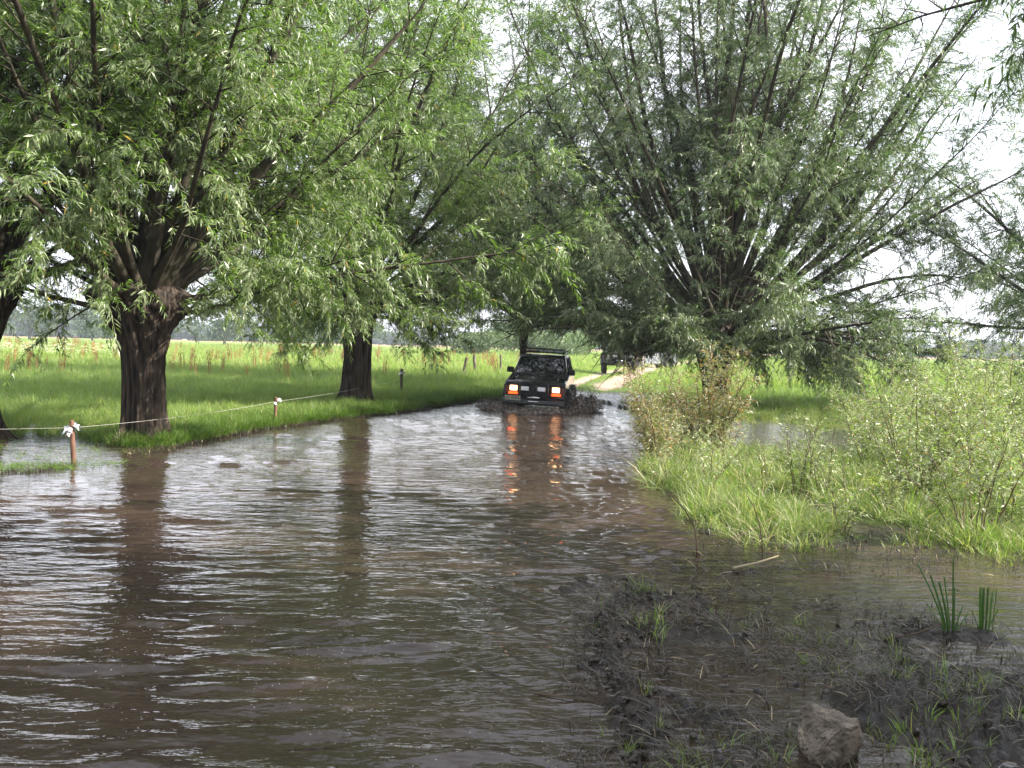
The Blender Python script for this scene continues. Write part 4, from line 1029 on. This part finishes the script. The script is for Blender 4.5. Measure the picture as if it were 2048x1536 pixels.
    if rack:
        rk = MB()
        z = 1.80
        loop = [(-.56, .02, z), (.56, .02, z), (.56, 1.75, z), (-.56, 1.75, z), (-.56, .02, z)]
        rk.tube(loop, .015, 6); rk.tube([(p[0], p[1], z + .085) for p in loop], .013, 6)
        for x in (-.56, .56):
            for y in (.02, .6, 1.18, 1.75): rk.tube([(x, y, 1.70), (x, y, z + .09)], .011, 5)
        for x in (-.28, 0, .28): rk.tube([(x, .02, z), (x, .02, z + .085)], .010, 5)
        rko = rk.build('roof_rack', M['steel'], t, smooth=True)
        for k in range(7): MB().tube([(-.56, .12 + .25 * k, z), (.56, .12 + .25 * k, z)], .012, 5).build('bar', M['steel'], rko)
        MB().box(.20, .72, z + .04, .66, 1.1, .06).build('load_tray', mat('pale_load_sheet', (.75, .74, .78), .25), rko, bevel=.02)
    MB().tube([(-.83, -.35, 1.2), (-.86, -.36, 1.95)], .006, 5).build('aerial', M['black'], t) if False else None
    return t
car = off_roader('jeep', 'black mud-splashed off-road car with lit headlights driving through the water', (.83, 29.1, -.30), (R(.6), R(2.0), R(-6.5)), M['paint'], plate='ND 0004Z', scale=1.03)
car.name = 'off_road_car'
gz2 = gz(6.0, 56.0)
car2 = off_roader('off_road_car', 'dark green off-road car waiting on the track under the hanging willow branches', (6.0, 57.2, gz2), (0, 0, R(-4)), M['paint_green'], rack=False, lit=False, scale=1.08)
car3 = off_roader('off_road_car', 'silver car standing behind the dark green one on the track', (10.6, 78, gz(10.6, 78) - .1), (0, 0, R(-70)), M['paint_silver'], rack=False, bar=False, lit=False)

# person beside the waiting car
def person(x, y, label):
    t = empty('person', (x, y, gz(x, y))); tag(t, label, 'person')
    def skin(nm, J, E, m, sub=2):
        me = bpy.data.meshes.new(nm); me.from_pydata([j[:3] for j in J], E, []); me.materials.append(m)
        o = link(bpy.data.objects.new(nm, me), t)
        s = o.modifiers.new('s', 'SKIN'); me.skin_vertices[0].data[0].use_root = True
        for k, j in enumerate(J): me.skin_vertices[0].data[k].radius = (j[3], j[3] * (.8 if len(j) < 5 else j[4]))
        u = o.modifiers.new('u', 'SUBSURF'); u.levels = sub; u.render_levels = sub
        return o
    skinm = mat('skin', (.45, .27, .19), .6); top = mat('coral_shirt', (.62, .12, .09), .8); tr = mat('pale_trousers', (.50, .45, .40), .8)
    skin('body', [(0, 0, .96, .11), (0, 0, 1.15, .12), (0, 0, 1.38, .15, .6), (0, -.01, 1.48, .055, 1), (0, -.02, 1.58, .075, 1.1), (0, -.03, 1.68, .085, 1.1), (.19, 0, 1.42, .06), (.26, .02, 1.16, .042), (.24, -.08, .93, .032), (.24, -.12, .85, .036), (-.19, 0, 1.42, .06), (-.27, .02, 1.16, .042), (-.22, -.1, .94, .032), (-.21, -.14, .86, .036),
        (.10, 0, .88, .085), (.12, -.02, .50, .058), (.13, .0, .10, .042), (.13, -.12, .03, .035), (-.10, 0, .88, .085), (-.13, 0, .50, .058), (-.14, .02, .10, .042), (-.15, -.10, .03, .035)],
        [(0, 1), (1, 2), (2, 3), (3, 4), (4, 5), (2, 6), (6, 7), (7, 8), (8, 9), (2, 10), (10, 11), (11, 12), (12, 13), (0, 14), (14, 15), (15, 16), (16, 17), (0, 18), (18, 19), (19, 20), (20, 21)], skinm)
    skin('shirt', [(0, 0, .98, .135), (0, 0, 1.16, .14), (0, 0, 1.38, .17, .65), (.20, 0, 1.42, .075), (.26, .02, 1.2, .06), (-.20, 0, 1.42, .075), (-.27, .02, 1.2, .06)], [(0, 1), (1, 2), (2, 3), (3, 4), (2, 5), (5, 6)], top)
    skin('trousers', [(0, 0, .96, .125), (.10, 0, .88, .10), (.12, -.02, .50, .075), (.13, 0, .12, .062), (-.10, 0, .88, .10), (-.13, 0, .50, .075), (-.14, .02, .12, .062)], [(0, 1), (1, 2), (2, 3), (0, 4), (4, 5), (5, 6)], tr)
    h = bmesh.new(); bmesh.ops.create_uvsphere(h, u_segments=12, v_segments=8, radius=.105)
    for v in h.verts: v.co = Vector((v.co.x, v.co.y + .01, max(v.co.z, -.01 - .6 * max(0, v.co.y)) + 1.685))
    me = bpy.data.meshes.new('hair'); h.to_mesh(me); h.free(); me.materials.append(mat('hair', (.06, .04, .025), .7)); link(bpy.data.objects.new('hair', me), t)
    return t
person(7.15, 56.2, 'person in a coral shirt and pale trousers standing beside the waiting dark green car')

# ------------------------------------------------------------------ splash thrown up by the wheels
def splash(cx, cy, rx, ry, hh, seed, label, nd):
    rng = random.Random(seed); mb = MB()
    n, m_ = 44, 16; V = []; F = []
    for i in range(n):
        a = math.pi * 2 * i / n
        for j in range(m_):
            u = j / (m_ - 1); r_ = .25 + .85 * u
            x = cx + math.cos(a) * rx * r_; y = cy + math.sin(a) * ry * r_
            z = hh * math.exp(-((u - .38) / .24) ** 2) * (.25 + 1.1 * float(fbm(np.array([x * 5.]), np.array([y * 5.]), 4, .65, seed)[0]) ** 1.6 * 1.8) + .03 * float(fbm(np.array([x * 16.]), np.array([y * 16.]), 3, .6, seed)[0])
            V.append((x + rng.gauss(0, .012), y + rng.gauss(0, .012), -.03 + z * (1 - u ** 3)))
    F = [(i * m_ + j, ((i + 1) % n) * m_ + j, ((i + 1) % n) * m_ + j + 1, i * m_ + j + 1) for i in range(n) for j in range(m_ - 1)]
    mb.add(V, F)
    for k in range(nd):          # drops and torn threads of water
        a = rng.uniform(0, 6.283); r_ = rng.uniform(.4, 1.15); x = cx + math.cos(a) * rx * r_; y = cy + math.sin(a) * ry * r_
        z = abs(rng.gauss(0, hh * .85)) * (1.25 - .6 * r_) + .02; q = rng.uniform(.004, .013); l = q * rng.uniform(1, 5)
        d = Vector((math.cos(a) * .7 + rng.gauss(0, .4), math.sin(a) * .7 + rng.gauss(0, .4), rng.uniform(-.5, 1.4))).normalized()
        e = d.orthogonal().normalized() * q; f = d.cross(e).normalized() * q; p = Vector((x, y, z))
        mb.add([p + d * l, p + e, p + f, p - e, p - f, p - d * l], [(0, 1, 2), (0, 2, 3), (0, 3, 4), (0, 4, 1), (5, 2, 1), (5, 3, 2), (5, 4, 3), (5, 1, 4)])
    o = mb.build('muddy_splash', M['splash'], smooth=True); tag(o, label, kind='stuff')
splash(1.92, 27.6, .55, .8, .34, 5, 'brown splash thrown up by the right-hand wheel of the car', 3200)
splash(-.42, 27.4, .5, .7, .15, 6, 'lower brown splash beside the left-hand wheel of the car', 2000)
splash(.68, 26.4, 1.15, .40, .10, 7, 'muddy bow wave under the bumper of the car', 900)
#CARS-END
#SMALL-BEGIN
# ------------------------------------------------------------------ fence posts and cord
def bank_post(x, y, h, r, lean, label, m, white, seed, name='fence_post'):
    rng = random.Random(seed); z = min(gz(x, y), .1)
    t = empty(name, (x, y, z)); tag(t, label, 'post', 'fence posts along the left bank')
    path = [(lean[0] * k * h / 6 + rng.gauss(0, r * .08), lean[1] * k * h / 6, -.15 + (h + .15) * k / 6) for k in range(7)]
    mb = MB(); mb.tube(path, [r * rng.uniform(.88, 1.08) for _ in path], 10)
    mb.build('stake', m, t, smooth=False, bevel=.006)
    top = Vector(path[-1])
    if white:
        i = MB(); i.lathe([(.0, .0), (.022, .0), (.030, .02), (.022, .035), (.034, .055), (.020, .075), (.0, .08)], 12, 'Y', Matrix.Translation(top + Vector((.0, -r - .07, -.13)))).build('insulator', M['white_plastic'], t, smooth=True)
        # crumpled strips of white plastic tied round the top
        V = []; F = []
        for s in range(white):
            a = rng.uniform(0, 6.28); c = top + Vector((math.cos(a) * (r + .02), math.sin(a) * (r + .02), rng.uniform(-.2, -.04))); k0 = len(V)
            for i in range(5):
                for j in range(4):
                    V.append(tuple(c + Vector(((i - 2) * .022 + rng.gauss(0, .012), (j - 1.5) * .02 + rng.gauss(0, .014), -abs(i - 2) * .010 * rng.uniform(0, 3) + (j - 1.5) * .022 + rng.gauss(0, .010)))))
            F += [(k0 + i * 4 + j, k0 + (i + 1) * 4 + j, k0 + (i + 1) * 4 + j + 1, k0 + i * 4 + j + 1) for i in range(4) for j in range(3)]
        mesh_obj('plastic_wrap', V, F, M['white_plastic'], t, smooth=True)
    return t, Vector((x, y, z)) + top
def atz(px, top): return px
p1, q1 = bank_post(-5.98, 13.75, .74, .034, (-.07, .02), 'nearest red brown wooden post wrapped in white plastic standing in the water', M['post_wood'], 3, 1)
p2, q2 = bank_post(-4.78, 20.3, .52, .034, (.02, 0), 'short wooden post with a white insulator between the two pollard trunks', M['post_wood'], 1, 2)
p3, q3 = bank_post(-3.35, 30.4, .85, .045, (.0, 0), 'dark post with white tape right of the bushy pollard trunk', M['grey_wood'], 2, 3)
p4, q4 = bank_post(-2.25, 44.5, 1.05, .07, (.20, 0), 'dark fence post leaning to the right in tall grass', M['grey_wood'], 0, 4)
p5, q5 = bank_post(-1.70, 47.5, 1.15, .08, (-.10, 0), 'thick dark fence post leaning slightly left beside the leaning one', M['grey_wood'], 0, 5)
p6, q6 = bank_post(-.60, 51, 1.15, .06, (.0, 0), 'pale upright fence post left of the car mirror', M['grey_wood'], 0, 6)
wire = MB()
pts = [Vector((-13, 9.5, .66))] + [q1 + Vector((.02, -.05, -.10)), q2 + Vector((.0, -.05, -.09)), q3 + Vector((0, -.06, -.30))]
path = []
for a, b in zip(pts[:-1], pts[1:]):
    for k in range(12):
        u = k / 12; p = a.lerp(b, u); p.z -= .05 * 4 * u * (1 - u); path.append(p)
path.append(pts[-1]); wire.tube(path, .0024, 5)
tag(wire.build('electric_fence_line', M['wire']), 'thin white electric fence cord strung between the bank posts', 'fence cord')

# ------------------------------------------------------------------ the rock
bm = bmesh.new(); bmesh.ops.create_icosphere(bm, subdivisions=5, radius=1)
cuts = [((.1, -.15, .9), .62), ((-.75, -.3, .55), .66), ((.9, .2, .25), .70), ((-.9, .3, -.1), .72), ((.25, -1, -.15), .70), ((-.45, -.9, -.05), .74), ((.8, -.6, .3), .80), ((0, 1, .2), .7), ((.5, .3, .85), .64), ((.8, -.55, -.3), .78)]
for v in bm.verts:
    p = v.co.copy()
    for n_, d_ in cuts:
        n_ = Vector(n_).normalized(); e = p.dot(n_) - d_
        if e > 0: p -= n_ * e * .93
    p += v.co * (.07 * mnoise.fractal(v.co * 2.3, .6, 2, 5) + .022 * mnoise.fractal(v.co * 9, .7, 2, 4))
    v.co = Vector((p.x * .160, p.y * .15, p.z * .168))
me = bpy.data.meshes.new('rock'); bm.to_mesh(me); bm.free(); me.materials.append(M['rock'])
rock = link(bpy.data.objects.new('rock', me)); rock.location = (1.42, 4.31, .080); rock.rotation_euler = (0, 0, .35)
tag(rock, 'single angular brown rock lying in the grass at the bottom of the view', 'rock')

# ------------------------------------------------------------------ iris clumps with chopped blades
def iris(x, y, blades, label, seed):
    t = empty('iris_clump', (x, y, gz(x, y) - .01)); tag(t, label, 'plant', 'iris clumps at the mud edge')
    rng = random.Random(seed)
    for (dx, h, w, lx, dz) in blades:
        V = []; F = []
        n = 6
        for i in range(n + 1):
            u = i / n; ww = w * (.75 + .25 * math.sin(u * 2.2)) * (1 - .25 * u)
            c = Vector((dx + lx * h * u ** 1.3, dz + rng.gauss(0, .001), h * u * (1 - .1 * abs(lx))))
            V += [tuple(c + Vector((-ww / 2, 0, 0))), tuple(c + Vector((0, -.005, 0))), tuple(c + Vector((ww / 2, 0, .008 * (i == n)))), tuple(c + Vector((0, .004, 0)))]
        for i in range(n):
            a = i * 4
            F += [(a, a + 1, a + 5, a + 4), (a + 1, a + 2, a + 6, a + 5), (a + 2, a + 3, a + 7, a + 6), (a + 3, a, a + 4, a + 7)]
        F.append((n * 4, n * 4 + 1, n * 4 + 2, n * 4 + 3))
        mesh_obj('blade', V, F, M['reed'], t)
iris(2.77, 6.22, [(-.03, .44, .013, -.42, 0), (-.02, .36, .017, -.30, .01), (-.005, .32, .018, -.24, -.01), (.02, .46, .014, -.03, 0), (.03, .27, .018, -.02, .01), (.0, .24, .016, -.2, .02), (.045, .16, .012, .25, .02), (-.04, .18, .010, -.6, .0), (.01, .34, .012, -.14, .02), (.05, .12, .012, .5, .0)], 'taller iris clump with sword leaves fanning left, at the right edge of the mud', 1)
iris(3.02, 6.30, [(-.022, .27, .020, -.03, 0), (-.004, .262, .022, .0, .01), (.014, .27, .018, .02, .0), (.03, .245, .016, .05, -.01), (.058, .26, .007, .06, .0), (-.03, .12, .010, -.4, .0), (.04, .13, .010, .4, .01)], 'shorter iris clump of blades chopped off level, right of the taller clump', 2)

# ------------------------------------------------------------------ sticks
def stick(path, r, label, m, name='bent_twig'):
    z0 = max(gz(path[0][0], path[0][1]), 0) - .02
    P_ = [Vector((p[0], p[1], p[2] + z0)) for p in path]
    o = MB().tube(P_, [r * (1 - .6 * i / (len(P_) - 1)) for i in range(len(P_))], 6).build(name, m, smooth=True)
    tag(o, label, 'stick')
stick([(1.60, 8.45, 0), (1.60, 8.46, .12), (1.58, 8.5, .26), (1.50, 8.52, .40), (1.38, 8.56, .52), (1.27, 8.6, .60)], .009, 'tall bent bare twig curving left out of the mud', M['stem_bark'])
stick([(2.20, 8.62, 0), (2.19, 8.63, .15), (2.16, 8.64, .3), (2.12, 8.66, .42), (2.06, 8.7, .52)], .006, 'thin bare sapling stem right of the bent twig', M['stem_bark'])
stick([(2.22, 10.55, .03), (2.45, 10.62, .05), (2.75, 10.8, .07)], .018, 'pale broken reed lying at the grass edge', mat('pale_reed', (.45, .38, .22), .6), 'broken_reed')
stick([(1.78, 7.86, .03), (2.0, 7.98, .055), (2.2, 8.12, .085)], .014, 'pale broken reed lying across the mud behind the turf islands', mat('pale_reed_dull', (.34, .28, .18), .6), 'broken_reed')
stick([(2.3, 6.05, .03), (2.52, 6.1, .06), (2.72, 6.2, .10)], .008, 'dark stick lying against the taller iris clump', M['stem_bark'], 'fallen_stick')
stick([(.15, 5.0, .02), (.32, 4.9, .035), (.5, 4.86, .03)], .006, 'dark stick floating off the mud bank at the bottom', M['stem_bark'], 'floating_stick')
stick([(1.9, 9.0, .03), (2.3, 9.3, .12), (2.6, 9.6, .22)], .006, 'slanting dark twig near the nearest shrub', M['stem_bark'], 'slanting_twig')

# ------------------------------------------------------------------ summer haze over the whole place
hz = MB().box(0, 350, 6.7, 1500, 1100, 20).build('haze', [])
hm = bpy.data.materials.new('summer_haze'); hm.use_nodes = True
for n_ in list(hm.node_tree.nodes):
    if n_.type == 'BSDF_PRINCIPLED': hm.node_tree.nodes.remove(n_)
pv = hm.node_tree.nodes.new('ShaderNodeVolumePrincipled'); pv.inputs['Color'].default_value = (.80, .88, 1, 1); pv.inputs['Density'].default_value = .0005; pv.inputs['Anisotropy'].default_value = .3
hm.node_tree.links.new(pv.outputs[0], hm.node_tree.nodes['Material Output'].inputs['Volume'])
hz.data.materials.append(hm); hz['kind'] = 'stuff'
#SMALL-END
